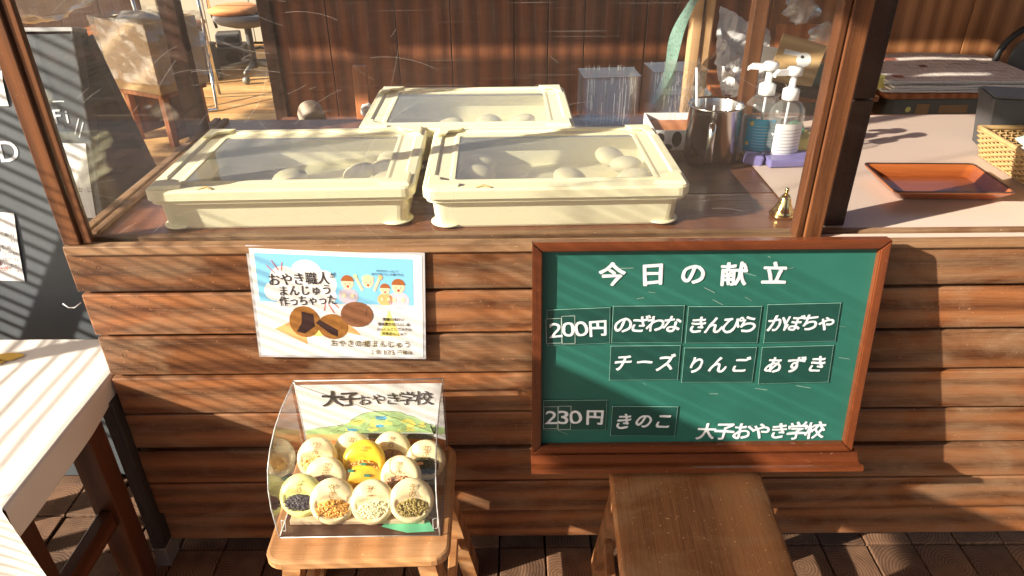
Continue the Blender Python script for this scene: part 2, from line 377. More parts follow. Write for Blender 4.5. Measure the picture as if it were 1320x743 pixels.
def piece(src, parent, loc, rot=(0, 0, 0), sc=None):
    c = src.copy(); COL.objects.link(c); c.parent = parent; c.location = loc; c.rotation_euler = rot
    if sc: c.scale = sc
    return c

# text: each glyph once, as a filled outline; laid on the local xz plane facing -y
_G = {}
def glyph(ch, bold):
    k = (ch, bold)
    if k not in _G:
        cu = bpy.data.curves.new('g', 'FONT'); cu.body = ch; cu.size = 1; cu.offset = bold; cu.resolution_u = 4; cu.fill_mode = 'FRONT'
        o = bpy.data.objects.new('g', cu); COL.objects.link(o); dg = bpy.context.evaluated_depsgraph_get(); dg.update()
        me = bpy.data.meshes.new_from_object(o.evaluated_get(dg))
        _G[k] = ([(p.co.x, p.co.y) for p in me.vertices], [list(p.vertices) for p in me.polygons])
        bpy.data.objects.remove(o); bpy.data.curves.remove(cu); bpy.data.meshes.remove(me)
    return _G[k]
def text(mb, s, x0, x1, z, h, fn=None, mi=0, bold=.03, y=-.001, jit=.0, wob=0, shear=0, slope=0, wx=1.0, rnd=random):
    """centre line z, cells spread from x0 to x1, glyph height h"""
    n = len(s); cw = (x1 - x0) / n
    for i, ch in enumerate(s):
        if ch == ' ': continue
        v, f = glyph(ch, 0)
        if not v: continue
        xs = [p[0] for p in v]; zs = [p[1] for p in v]
        gx = .5 if ord(ch) > 255 else (min(xs) + max(xs)) / 2; gz = .38 if ord(ch) > 255 else (.36)
        a = rnd.uniform(-1, 1) * jit; sc = h * (1 + rnd.uniform(-1, 1) * jit * .8); cx = x0 + cw * (i + .5); cz = z + rnd.uniform(-1, 1) * jit * h * .35 + slope * (cx - x0)
        out = []
        for px, pz in v:
            ux, uz = (px - gx) * wx, pz - gz
            if wob: 
                q = noise.noise_vector(Vector((ux * 2.7 + i * 3.1, uz * 2.7, len(s)))); ux += q.x * wob; uz += q.y * wob
            ux, uz = ux * math.cos(a) - uz * math.sin(a) + uz * shear, ux * math.sin(a) + uz * math.cos(a)
            x_, z_ = cx + ux * sc, cz + uz * sc
            out.append((x_, z_))
        br = max(0, bold) * h; cps = [(0, 0)] + ([(br * math.cos(t * 1.047) , br * .8 * math.sin(t * 1.047)) for t in range(6)] if bold > .006 else [])
        for ci, (ox, oz) in enumerate(cps):
            yy = y - ci * .00004; mb.add([(p[0] + ox, yy, p[1] + oz) if fn is None else fn(p[0] + ox, p[1] + oz, yy) for p in out], f, mi)
def poly(mb, pts, y=-.001, mi=0, fn=None):
    mb.add([(p[0], y, p[1]) if fn is None else fn(p[0], p[1], y) for p in pts], [list(range(len(pts)))], mi)
def disc(mb, cx, cz, rx, rz, y=-.001, mi=0, fn=None, n=20, a0=0, a1=2 * math.pi):
    full = abs(a1 - a0 - 2 * math.pi) < 1e-6
    poly(mb, [(cx + rx * math.cos(a0 + (a1 - a0) * i / (n if full else n - 1)), cz + rz * math.sin(a0 + (a1 - a0) * i / (n if full else n - 1))) for i in range(n)], y, mi, fn)
def stroke(mb, pts, wd, y=-.001, mi=0, fn=None):
    for a, b in zip(pts[:-1], pts[1:]):
        d = Vector((b[0] - a[0], b[1] - a[1])); 
        if d.length < 1e-9: continue
        nx, nz = -d.y / d.length * wd / 2, d.x / d.length * wd / 2
        poly(mb, [(a[0] + nx, a[1] + nz), (b[0] + nx, b[1] + nz), (b[0] - nx, b[1] - nz), (a[0] - nx, a[1] - nz)], y, mi, fn)

# ------------------------------------------------------------------ ground, floors
g = MB(); g.box(-60, 60, -60, 60, -.35, -.12); obj('ground', g, 'concrete', kind='structure')
bed = MB(); bed.box(-3.2, 3.4, -5.2, 2.3, -.12, -.045); floor = obj('block_floor', bed, 'gap', kind='structure')
P_ = .114
bm_ = MB(); bm_.box(-P_ / 2 + .002, P_ / 2 - .002, -P_ / 2 + .002, P_ / 2 - .002, -.044, 0, bev=.0025)
b0 = obj('block', bm_, 'block', floor)
cells = []
for i in range(-27, 29):
    for j in range(-45, 20): cells.append((i * P_ + .02, j * P_ + .018))
def vis(c):
    x, y = c
    if y < .45 or y > 1.75: return 50 + abs(x) + abs(y - 1)
    if abs(x) > .45 + .75 * y: return 20 + abs(x)
    return abs(x) * .3 + (0 if y < 1.2 else (0 if x < -.8 else 8))
cells.sort(key=vis)
rest = MB(); rb = MB(); rb.box(-P_ / 2 + .002, P_ / 2 - .002, -P_ / 2 + .002, P_ / 2 - .002, -.03, 0)
for k, (x, y) in enumerate(cells):
    dz = random.uniform(-.004, .003); a = random.uniform(-.012, .012)
    if k == 0: b0.location = (x, y, dz); b0.rotation_euler = (0, 0, a)
    elif k < 295: piece(b0, floor, (x, y, dz), (random.uniform(-.01, .01), random.uniform(-.01, .01), random.choice((0, 1, 2, 3)) * math.pi / 2 + a))
    else: rest.add(rb.v, rb.f, 0, False, Matrix.Translation((x, y, dz)))
M['blockfar'] = plain('end_grain_block_far', (.17, .10, .055), .75, 0, .45, 9, .5, 60)
obj('block', rest, 'blockfar', floor, kind='stuff')
ib = MB(); ib.box(-6, 4.5, 2.3, 9, -.12, -.03); ifl = obj('interior_floor', ib, 'gap', kind='structure')
fb = MB(); fb.box(-5.2, 5.2, -.0725, .0725, -.029, 0, bev=.002); f0 = obj('floorboard', fb, 'pine', ifl, (-.75, 2.4, 0))
for k in range(1, 38): piece(f0, ifl, (-.75 + random.uniform(-.05, .05), 2.4 + k * .149, random.uniform(-.001, .001)))

# ------------------------------------------------------------------ counter
ctr = thing('counter', 'long weathered wooden counter clad in horizontal boards under the glazed case', 'counter', (0, 1.19, 0))
CW0, CW1 = -.832, 2.05
L = CW1 - CW0
mb = MB(); mb.box(-L / 2, L / 2, 0, .022, -.0465, .0465, bev=.003); c0 = None
for k in range(8):
    z = .1 + .1005 * k
    yy = [.014, .002, 0, .004, 0, .003, .001, 0][k]
    if c0 is None: c0 = obj('board', mb, 'board', ctr, ((CW0 + CW1) / 2, yy, z))
    else: piece(c0, ctr, ((CW0 + CW1) / 2 + random.uniform(-.003, .003), yy, z), (0, random.uniform(-.0006, .0006), 0))
nm = MB(); nm.lathe([(0, -.0015), (.0034, -.0012), (.0042, 0)], 8, mt=rotm(R(90)))
n0 = None
for k in range(8):
    for x in (-.79, 1.35):
        z = .1 + .1005 * k + random.uniform(.0, .02)
        if n0 is None: n0 = obj('nail', nm, 'black', c0, (x - (CW0 + CW1) / 2 + .01, -.0005, 0))
        else: piece(n0, c0, (x - (CW0 + CW1) / 2 + random.uniform(0, .02), [.014, .002, 0, .004, 0, .003, .001, 0][k] - .0145, z - .1))
mb = MB(); mb.box(CW0 + .008, CW1 - .01, .03, .05, .04, .84); obj('backing_panel', mb, 'gap', ctr)
mb = MB(); mb.box(CW0 + .002, CW0 + .022, .052, .80, .02, .838, bev=.002); obj('side_panel', mb, 'greypost', ctr)
mb = MB(); mb.box(CW0 - .03, CW0 - .001, -.02, .03, 0, .50, bev=.002); obj('corner_leg', mb, 'greypost', ctr)
mb = MB(); mb.box(CW0 - .031, CW0, -.0215, .0315, 0.0, .06, bev=.002); obj('sunlit_leg_end', mb, 'silver', ctr)  # pale leg end, its sunlit look put into the colour
# top planks along x, front rail
yb = [.047, .235, .43, .62, .80]
for a, b in zip(yb[:-1], yb[1:]):
    mb = MB(); mb.box(-L / 2, L / 2, -(b - a) / 2 + .0012, (b - a) / 2 - .0012, -.028, 0, bev=.002)
    obj('top_plank', mb, 'top', ctr, ((CW0 + CW1) / 2, (a + b) / 2, .852))
mb = MB(); mb.box(CW0 + .002, CW1, -.006, .016, .838, .857, bev=.0025); obj('front_rail', mb, 'rail', ctr)
mb = MB(); mb.box(CW0 + .004, CW1, .031, .0455, .83, .859, bev=.0025); obj('front_rail', mb, 'rail', ctr)
mb = MB(); mb.box(CW0 + .004, CW1, .016, .031, .82, .848); obj('glazing_groove', mb, 'top', ctr)
mb = MB(); mb.box(CW0 + .002, CW0 + .02, .048, .79, .8525, .862, bev=.002); obj('side_rail', mb, 'rail', ctr)
mb = MB(); mb.box(CW0 + .026, CW0 + .042, .048, .79, .8525, .861, bev=.002); obj('side_rail', mb, 'rail', ctr)

# vinyl sheet
def vs(u, v):
    x0 = .562; x = x0 + (2.05 - x0) * u; y = 1.238 + (1.972 - 1.238) * v
    return (x, y, .8545 + .0012 * noise.noise(Vector((x * 4, y * 4, 0))) )
mb = MB(); mb.grid(vs, 40, 20); mb.box(.5622, 2.05, 1.193, 1.2065, .8572, .8588)
obj('vinyl_sheet', mb, 'pink', label='pinkish beige vinyl sheet covering the right end of the counter', cat='table cover')

# ------------------------------------------------------------------ glazed case
enc = thing('glazed_case', 'clear acrylic case on wooden posts standing over the three cream trays', 'display case', (0, 1.19, .852))
def post(x0, x1, y0, y1, mat, z0=.007, z1=1.25, name='post', b=.0025):
    mb = MB(); mb.box(-(x1 - x0) / 2, (x1 - x0) / 2, -(y1 - y0) / 2, (y1 - y0) / 2, 0, z1 - z0, bev=b)
    return obj(name, mb, mat, enc, ((x0 + x1) / 2, (y0 + y1) / 2, z0))
post(-.828, -.796, -.003, .014, 'post'); post(-.824, -.80, .016, .036, 'post', name='post_strip'); post(-.793, -.776, .002, .013, 'post', name='post_strip')
post(-.856, -.812, .66, .70, 'postdark', z0=-.02)
post(.524, .537, -.001, .030, 'post', name='post_strip'); post(.5385, .571, -.004, .03, 'post')
post(.598, .64, .06, .10, 'postdark', z0=.003, z1=.245); post(.598, .64, .06, .10, 'postdark', z0=.248)
post(.60, .636, .665, .70, 'post', z0=.003)
mb = MB(); mb.box(-.773, .523, .0205, .0235, -.003, 1.1); obj('front_pane', mb, 'acrylic', enc)
mb = MB(); mb.box(-.8095, -.8065, .05, .655, .0015, 1.1); obj('side_pane', mb, 'side', enc)
mb = MB(); mb.box(-.83, .64, -.003, .70, 1.2505, 1.27, bev=.003); obj('case_top', mb, 'post', enc)
# individual long scratches on the pane, part of it
sc = MB(); rs = random.Random(3)
for k in range(95):
    cx = rs.uniform(-.75, .45); cz = rs.uniform(.05, .55); 
    if rs.random() < .55: cx = rs.gauss(-.45, .2); cz = rs.gauss(.22, .12)
    cx = max(-.74, min(.45, cx)); cz = max(.03, cz)
    a = rs.choice((rs.gauss(-.25, .25), rs.gauss(.5, .3), rs.uniform(-1.5, 1.5))); ln = rs.expovariate(1 / .05) + .01; ln = min(ln, .22); cv = rs.uniform(-1.2, 1.2)
    pts = []
    for i in range(9):
        t = (i / 8 - .5) * ln; b = a + cv * t * 3
        pts.append((cx + t * math.cos(b), cz + t * math.sin(b)))
    pts = [(max(-.77, min(.52, x)), max(0, z)) for x, z in pts]
    stroke(sc, pts, rs.uniform(.0002, .00045), .0198)
q = NT('fine_scratch'); q.t.nodes.remove(q.b); t_ = q.n('BsdfTransparent'); d_ = q.n('BsdfDiffuse'); d_.inputs[0].default_value = (.9, .85, .8, 1); m_ = q.n('MixShader'); m_.inputs[0].default_value = .3
q.l(t_.outputs[0], m_.inputs[1]); q.l(d_.outputs[0], m_.inputs[2]); q.l(m_.outputs[0], q.o.inputs[0]); M['scratch'] = q.m
obj('scratches', sc, 'scratch', enc, kind='stuff', fix=False)

# ------------------------------------------------------------------ cream trays
def tray(loc, rz, label, seed):
    rr = random.Random(seed)
    t = thing('lidded_tray', label, 'food tray', loc, (0, 0, rz), 'cream lidded food trays on the counter')
    W, D = .245, .178
    def ring(w, d, z, r=.02, n=5):
        o = []
        for cx, cy, a0 in ((w - r, d - r, 0), (-w + r, d - r, 90), (-w + r, -d + r, 180), (w - r, -d + r, 270)):
            for i in range(n + 1): a = R(a0 + 90 * i / n); o.append((cx + r * math.cos(a), cy + r * math.sin(a), z))
        return o
    def loft(mb, rings, capb=True, mi=0):
        n = len(rings[0]); v = [p for q in rings for p in q]
        f = [(i * n + k, i * n + (k + 1) % n, (i + 1) * n + (k + 1) % n, (i + 1) * n + k) for i in range(len(rings) - 1) for k in range(n)]
        if capb: f.append(list(range(n)))
        mb.add(v, f, mi, False)
    mb = MB()
    loft(mb, [ring(W - .014, D - .014, .0), ring(W - .012, D - .012, .004), ring(W - .008, D - .008, .056), ring(W + .002, D + .002, .058), ring(W + .002, D + .002, .064),
              ring(W - .008, D - .008, .065), ring(W - .015, D - .015, .006)], True)
    mb.f.append([len(mb.v) - 24 + k for k in range(24)]); mb.mi.append(0); mb.sm.append(False)
    obj('tub', mb, 'cream', t)
    # foot mouldings at the corners
    for sx in (-1, 1):
        for sy in (-1, 1):
            mb = MB()
            mb.ell((sx * (W - .036), sy * (D - .036), .0052), (.034, .034, .0045), 24, 8)
            obj('corner_foot', mb, 'cream', t)
    # lid : rim ring with window, skirt, corner caps
    wi, di = W - .052, D - .045
    mb = MB()
    loft(mb, [ring(W + .003, D + .003, .0665, .022), ring(W + .008, D + .008, .067, .024), ring(W + .008, D + .008, .083, .024), ring(W + .004, D + .004, .087, .02), ring(W - .012, D - .012, .088, .02),
              ring(W - .016, D - .016, .084, .02), ring(wi + .012, di + .012, .084, .012), ring(wi + .006, di + .006, .0858, .01), ring(wi, di, .0858, .008), ring(wi, di, .082, .008)], False)
    lid = obj('lid', mb, 'cream', t)
    mb = MB(); mb.box(-wi + .0005, wi - .0005, -di + .0005, di - .0005, .0835, .0845); obj('lid_window', mb, 'lid', lid)
    for sx in (-1, 1):
        for sy in (-1, 1):
            mb = MB(); x1, y1 = sx * (W - .001), sy * (D - .001)
            pl = [(x1, y1), (x1 - sx * .058, y1 - sy * .002), (x1 - sx * .045, y1 - sy * .017), (x1 - sx * .022, y1 - sy * .024), (x1 - sx * .018, y1 - sy * .045), (x1, y1 - sy * .055)]
            top = [(a * .985, b * .985) for a, b in pl]
            n = 6; v = [(a, b, .0868) for a, b in pl] + [(a, b, .0935) for a, b in top]
            mb.add(v, [list(range(n, 2 * n))] + [(i, (i + 1) % n, n + (i + 1) % n, n + i) for i in range(n)])
            obj('corner_boss', mb, 'cream', lid)
    mb = MB(); mb.tube([(-W * .62, -D - .002, .0885), (-W * .56, -D + .006, .0895), (-W * .5, -D - .004, .0885)], .0016, 6); obj('lid_catch', mb, 'creamdark', lid)
    # buns inside: things of their own
    return t
TR = [((.082, 1.432, .853), R(1.2), 'cream plastic tray with clear lid at the right of the counter beside the chalkboard top'),
      ((-.441, 1.436, .853), R(1.6), 'cream plastic tray with clear lid at the left of the counter above the poster'),
      ((-.104, 1.80, .853), R(.6), 'cream plastic tray with clear lid standing behind the two front trays')]
for i, (l, a, s_) in enumerate(TR): tray(l, a, s_, i + 5)
bl = [(0, [(-.15, .06), (-.15, -.02), (-.13, -.10), (-.04, -.10), (.05, -.10), (.04, -.03), (.14, .08), (.165, .02), (.17, -.05)], 'right'),
      (1, [(.12, -.01), (.185, .05), (.18, .0), (-.02, -.03), (.19, -.055)], 'left'), (2, [(-.05, -.04), (.05, -.05), (.13, -.03)], 'back')]
bn = MB(); bn.ell((0, 0, 0), (.038, .035, .019), 20, 10)
b0 = None
for ti, ps, nm_ in bl:
    l, a, _ = TR[ti]
    for (x, y) in ps:
        X = l[0] + x * math.cos(a) - y * math.sin(a); Y = l[1] + x * math.sin(a) + y * math.cos(a)
        side = 'left end' if x < -.1 else ('right end' if x > .12 else 'middle'); row = 'near the front edge' if y < -.05 else ('near the back edge' if y > .02 else 'mid depth')
        side += {(-.15, .06): ', rear one', (.165, .02): ', second', (.14, .08): ', first', (-.04, -.10): ', left of centre', (.05, -.10): ', right of centre', (.04, -.03): ', alone', (.12, -.01): ', largest', (.19, -.055): ', lowest', (-.05, -.04): ', left one', (.05, -.05): ', right one'}.get((x, y), '')
        lab = 'bun at the %s of the %s tray, %s' % (side, {'right': 'front right', 'left': 'front left', 'back': 'rear'}[nm_], row)
        if b0 is None: b0 = obj('steamed_bun', bn, plain('light_yellow_dough', (.93, .84, .56), .5, 0, .08, 40, .1, 100, .4, 0, 0, .3), None, (X, Y, .90), label=lab, cat='bun', group='buns inside the front right tray')
        else:
            c = b0.copy(); COL.objects.link(c); c.location = (X, Y, .898 + random.uniform(0, .009)); c.rotation_euler = (random.uniform(-.3, .3), random.uniform(-.3, .3), random.uniform(0, 3)); c['label'] = lab
            c['group'] = 'buns inside the %s tray' % {'right': 'front right', 'left': 'front left', 'back': 'rear'}[nm_]

# ------------------------------------------------------------------ chalkboard
A_ = R(8.75)
cb = thing('chalkboard', 'green framed menu chalkboard with white lettering leaning on the counter front', 'chalkboard', (.358, 1.082, .420), (-A_, 0, 0))
mb = MB(); mb.box(-.312, .310, .003, .008, .02, .448); obj('writing_panel', mb, 'green', cb)
def mitre(name, pts, mat):
    mb = MB(); n = 4; v = [(x, -.011, z) for x, z in pts] + [(x, .012, z) for x, z in pts]
    mb.add(v, [(0, 1, 2, 3), (7, 6, 5, 4)] + [(i, (i + 1) % 4, 4 + (i + 1) % 4, 4 + i) for i in range(4)])
    bm = bmesh.new(); me = bpy.data.meshes.new('x'); me.from_pydata(mb.v, [], mb.f); bm.from_mesh(me); bmesh.ops.recalc_face_normals(bm, faces=bm.faces)
    bmesh.ops.bevel(bm, geom=bm.edges[:], offset=.002, segments=2, affect='EDGES'); bm.verts.index_update()
    m2 = MB(); m2.add([q.co.copy() for q in bm.verts], [[q.index for q in f.verts] for f in bm.faces]); bm.free()
    obj(name, m2, mat, cb)
xo, xi, z0, z1, zi0, zi1 = .321, .302, .018, .462, .036, .444
mitre('frame_bar', [(-xo, z1), (xo, z1), (xi, zi1), (-xi, zi1)], 'frame'); mitre('frame_bar', [(-xo, z0), (xo, z0), (xi, zi0), (-xi, zi0)], 'frame')
mitre('frame_bar', [(-xo, z0 + .0006), (-xi - .0006, zi0), (-xi - .0006, zi1), (-xo, z1 - .0006)], 'framev'); mitre('frame_bar', [(xo, z0 + .0006), (xi + .0006, zi0), (xi + .0006, zi1), (xo, z1 - .0006)], 'framev')
mb = MB(); mb.prism([(-.012, .0165), (.012, .0165), (.012, -.004), (-.046, -.004), (-.046, .007), (-.040, .008), (-.036, .002), (-.022, .003)], 0, -.323, .330)
obj('chalk_ledge', mb, 'frame', cb)
ld = MB(); rt = random.Random(5)
def lets(s_, x0, x1, z, h, **kw):
    cw = (x1 - x0) / len(s_)
    for i_, c_ in enumerate(s_):
        m_ = MB(); text(m_, c_, x0 + cw * i_, x0 + cw * (i_ + 1), z, h, **kw); obj('painted_character', m_, 'chalk', cb, fix=False)
lets('今日の献立', -.212, .160, .396, .047, bold=.034, y=.0018, jit=.05, wob=.05, wx=1.05, rnd=rt)
lets('大子おやき学校', .010, .264, .061, .041, bold=.028, y=.0018, jit=.06, wob=.06, shear=.12, rnd=rt)
sm = MB()
for k in range(26):
    x, z = rt.uniform(-.28, .28), rt.uniform(.05, .43); a = rt.uniform(-.6, .3); l_ = rt.uniform(.005, .03)
    stroke(sm, [(x, z), (x + l_ * math.cos(a), z + l_ * math.sin(a))], rt.uniform(.0003, .0007), .0022)
obj('chalk_scuffs', sm, 'tape', cb, kind='stuff', fix=False)
# magnet plates resting on the board
def plate(s, x0, x1, z0_, z1_, tilt, label, h=.037, extra=None, bold=.028, sh=.18):
    cx, cz = (x0 + x1) / 2, (z0_ + z1_) / 2
    up = Vector((0, math.sin(A_), math.cos(A_))); nrm = Vector((0, -math.cos(A_), math.sin(A_)))
    p = Vector((.358, 1.082, .420)) + Vector((cx, 0, 0)) + up * cz - nrm * (.003 - .0)
    mt = Matrix.Rotation(-A_, 4, 'X') @ Matrix.Rotation(tilt, 4, 'Y')
    t = thing('menu_plate', label, 'menu plate', p, mt.to_euler(), 'dark green magnetic menu plates on the chalkboard')
    hw, hh = (x1 - x0) / 2, (z1_ - z0_) / 2
    mb = MB(); mb.box(-hw, hw, -.0022, -.0002, -hh, hh); obj('plate', mb, 'plate', t)
    mb = MB()
    wd = .0009
    stroke(mb, [(-hw, hh - wd), (hw, hh - wd)], wd, -.0024); stroke(mb, [(-hw + wd, -hh), (-hw + wd, hh)], wd * .8, -.0024); stroke(mb, [(hw - wd, -hh), (hw - wd, hh)], wd * .5, -.0024); stroke(mb, [(-hw, -hh + wd), (hw, -hh + wd)], wd * .4, -.0024)
    obj('worn_edge', mb, 'plateedge', t, fix=False)
    r_ = random.Random(len(s) * 7 + int(x0 * 1000))
    mb = MB(); 
    if extra:   # price: hand altered figures
        text(mb, s[:3], -hw + .004, -hw + .076, -.004, .043, bold=.012, y=-.0036, jit=.06, wob=.05, wx=1.25, rnd=r_)
        text(mb, s[3:], hw - .040, hw - .006, -.004, .038, bold=.03, y=-.0026, jit=.04, wob=.05, rnd=r_)
        obj('lettering', mb, 'chalk', t, fix=False)
        for (a, b, c, d) in extra:
            mb = MB(); mb.box(a, b, -.0029, -.0025, c, d); tp = obj('tape_patch', mb, 'plate', t)
            mb = MB(); stroke(mb, [(a, c), (b, c), (b, d), (a, d), (a, c)], .0009, -.0031); obj('tape_edge', mb, 'tape', tp, fix=False)
    else:
        m_ = .006
        text(mb, s, -hw + m_, hw - m_, .001, h, bold=bold, y=-.0027, jit=.07, wob=.055, shear=sh, rnd=r_)
        obj('lettering', mb, 'chalk', t, fix=False)
plate('200円', -.293, -.174, .255, .330, R(-2), 'dark green plate reading 200円 with taped figures, in the upper price row', extra=[(-.061, -.0325, -.032, .019), (-.0315, -.007, -.034, .023)])
plate('のざわな', -.171, -.037, .2575, .3345, 0, 'green plate lettered のざわな (nozawana greens) immediately right of the 200 yen plate')
plate('きんぴら', -.031, .107, .2555, .332, R(.3), 'green plate lettered きんぴら (kinpira) in the middle of the upper row')
plate('かぼちゃ', .117, .254, .256, .336, R(-1), 'tilted plate lettered かぼちゃ (pumpkin) at the right end of the upper row')
plate('チーズ', -.172, -.038, .1775, .2525, 0, 'green plate lettered チーズ (cheese) first in the second row')
plate('りんご', -.0315, .107, .171, .247, R(.3), 'green plate lettered りんご (apple) centred in the second row')
plate('あずき', .117, .254, .168, .2485, R(-1.2), 'green plate lettered あずき (azuki bean) last in the second row')
plate('230円', -.299, -.173, .066, .1355, R(.2), 'dark green plate reading 230円 with taped figures, at the board bottom', extra=[(-.0615, -.034, -.03, .02), (-.0325, -.008, -.032, .021)])
plate('きのこ', -.164, -.0335, .051, .120, R(1.2), 'green plate lettered きのこ (mushroom) right of the 230 yen plate')

# ------------------------------------------------------------------ stools
def stool(name, label, x0, x1, y0, y1, zt, mat, matl, rz=0, sp=.018):
    t = thing(name, label, 'stool', ((x0 + x1) / 2, (y0 + y1) / 2, 0), (0, 0, rz)); hw, hd = (x1 - x0) / 2, (y1 - y0) / 2
    mb = MB(); rg = []
    for k_, (o_, z_) in enumerate(((.006, -.011), (.0018, -.0092), (0, -.006), (0, .006), (.0018, .0092), (.006, .011))):
        q_ = []; w_, d_, rr0 = hw - o_, hd - o_, .032 - o_
        for cx, cy, a0 in ((w_ - rr0, d_ - rr0, 0), (-w_ + rr0, d_ - rr0, 90), (-w_ + rr0, -d_ + rr0, 180), (w_ - rr0, -d_ + rr0, 270)):
            for i in range(6): a = R(a0 + 18 * i); q_.append((cx + rr0 * math.cos(a), cy + rr0 * math.sin(a), z_))
        rg.append(q_)
    n = 24; mb.add([p for q in rg for p in q], [(i * n + k, i * n + (k + 1) % n, (i + 1) * n + (k + 1) % n, (i + 1) * n + k) for i in range(5) for k in range(n)] + [list(range(n)), [5 * n + k for k in range(n)]])
    obj('seat', mb, mat, t, (0, 0, zt - .011))
    for sx in (-1, 1):
        for sy in (-1, 1):
            mb = MB(); xt, yt = sx * (hw - .045), sy * (hd - .04); xb, ybm = sx * (hw + sp), sy * (hd - .005); a = .016; b = .026
            v = [(xt - a, yt - b, zt - .023), (xt + a, yt - b, zt - .023), (xt + a, yt + b, zt - .023), (xt - a, yt + b, zt - .023),
                 (xb - a, ybm - b, 0), (xb + a, ybm - b, 0), (xb + a, ybm + b, 0), (xb - a, ybm + b, 0)]
            mb.add(v, [(0, 1, 2, 3), (7, 6, 5, 4), (0, 4, 5, 1), (1, 5, 6, 2), (2, 6, 7, 3), (3, 7, 4, 0)]); obj('leg', mb, matl, t)
    for sy in (-1, 1):
        mb = MB(); mb.box(-hw + .062, hw - .062, sy * (hd - .04) - .009, sy * (hd - .04) + .009, zt - .055, zt - .024, bev=.002); obj('apron', mb, matl, t)
    for sx in (-1, 1):
        mb = MB(); mb.box(sx * (hw - .015) - .009, sx * (hw - .015) + .009, -hd + .05, hd - .05, .13, .165, bev=.002); obj('side_stretcher', mb, matl, t)
    return t
stool('stool', 'orange wooden stool carrying the clear bun display box', -.447, -.118, .852, 1.15, .40, 'stool', 'stool', R(1))
stool('stool', 'worn brown wooden stool supporting the green chalkboard', .188, .490, .785, 1.14, .4085, 'stool2', 'stool2', R(-2.5), -.004)

# ------------------------------------------------------------------ poster
PQ = [(-.484, .849), (-.169, .831), (-.182, .605), (-.502, .614)]
pc = (-.335, 1.183, .725)
def D(px, py, y=0):
    u, v = (px - 85) / 995, (py - 65) / 590
    x = (1 - v) * ((1 - u) * PQ[0][0] + u * PQ[1][0]) + v * ((1 - u) * PQ[3][0] + u * PQ[2][0])
    z = (1 - v) * ((1 - u) * PQ[0][1] + u * PQ[1][1]) + v * ((1 - u) * PQ[3][1] + u * PQ[2][1])
    return (x - pc[0], y + (v - .5) * -.002, z - pc[2])
def Dt(x, z, y): return D(x, -z, y)
ps = thing('poster', 'laminated bun poster with blue banner fixed to the counter boards', 'poster', pc)
mb = MB(); E_ = [D(60, 45), D(1102, 45), D(1102, 672), D(60, 672)]
mb.add([(x, y + .0002, z) for x, y, z in E_] + [(x, y + .0012, z) for x, y, z in E_], [(0, 1, 2, 3), (7, 6, 5, 4), (0, 4, 5, 1), (1, 5, 6, 2), (2, 6, 7, 3), (3, 7, 4, 0)]); obj('lamination', mb, plain('milky_laminate', (.5, .5, .52), .2), ps)
mb = MB(); poly(mb, [(78, -58), (1085, -58), (1085, -660), (78, -660)], -.0002, 0, Dt); obj('paper', mb, 'white', ps)
pm = ['skyprint', 'white', 'ink', 'olive', 'bunbrown', 'bunbrown2', 'beanink', 'orangetri', 'yellowtri', 'red', 'skin', 'hairp', 'greyp', 'pinkp', 'greenp']
ix = {k: i for i, k in enumerate(pm)}; mb = MB()
def PP(pts, k, y): poly(mb, [(a, -b) for a, b in pts], -y, ix[k], Dt)
def DD(cx, cy, rx, ry, k, y, **kw): disc(mb, cx, -cy, rx, ry, -y, ix[k], Dt, **kw)
PP([(105, 82), (1032, 82), (1032, 345), (105, 345)], 'skyprint', .0004)
for i, c in enumerate([(400, 185, 95, 78), (265, 215, 85, 70), (195, 285, 55, 52), (500, 235, 75, 75), (340, 280, 120, 75), (480, 300, 90, 65), (250, 300, 70, 50)]): DD(*c, 'white', .0005 + i * .00001)
PP([(105, 344), (1032, 346), (1032, 352), (105, 350)], 'white', .0007)
for a, b in (((170, 145), (215, 185)), ((200, 115), (238, 170)), ((262, 125), (255, 170)), ((500, 345), (487, 390)), ((517, 350), (548, 400)), ((545, 340), (580, 372))):
    stroke(mb, [(a[0], -a[1]), (b[0], -b[1])], 4, -.0008, ix['red'], Dt)
PP([(175, 500), (360, 420), (370, 590)], 'orangetri', .0004); PP([(600, 430), (705, 530), (520, 500)], 'orangetri', .0004)
PP([(360, 540), (520, 440), (620, 530)], 'yellowtri', .0005); PP([(880, 375), (945, 530), (818, 530)], 'yellowtri', .0004)
DD(365, 455, 95, 92, 'bunbrown2', .0006); PP([(350, 395), (420, 410), (425, 480), (360, 525), (310, 515), (345, 460)], 'beanink', .0007)
DD(535, 480, 92, 75, 'bunbrown2', .0008); PP([(430, 460), (455, 440), (565, 500), (560, 540), (520, 525)], 'beanink', .0009)
DD(685, 405, 98, 75, 'bunbrown', .001); stroke(mb, [(675, -355), (720, -352), (750, -370), (740, -410)], 3, -.0011, ix['beanink'], Dt)
# four people printed in flat shapes
def prn(cx, cy, r, body, hair, up=False, cap=None):
    DD(cx, cy + r * 2.1, r * 1.7, r * 1.3, body, .0006); DD(cx, cy, r, r * 1.0, 'skin', .0007)
    disc(mb, cx, -(cy - r * .1), r * 1.1, r * 1.1, -.0008, ix[cap or hair], Dt, n=14, a0=.15, a1=math.pi - .15)
    for s_ in (-1, 1):
        DD(cx + s_ * r * .38, cy + r * .15, r * .08, r * .1, 'ink', .0009, n=6); DD(cx + s_ * r * .7, cy + r * (2.0 if not up else -.6), r * .35, r * .35, 'skin', .0009, n=10)
        if up: stroke(mb, [(cx + s_ * r, -(cy + r * 1.5)), (cx + s_ * r * 2.0, -(cy - r * .5))], r * .45, -.00085, ix['skin'], Dt); DD(cx + s_ * r * 2.2, cy - r * .8, r * .4, r * .4, 'orangetri' if s_ > 0 else 'greenp', .0009, n=10)
    DD(cx, cy + r * .55, r * .22, r * .2, 'red', .0009, n=8)
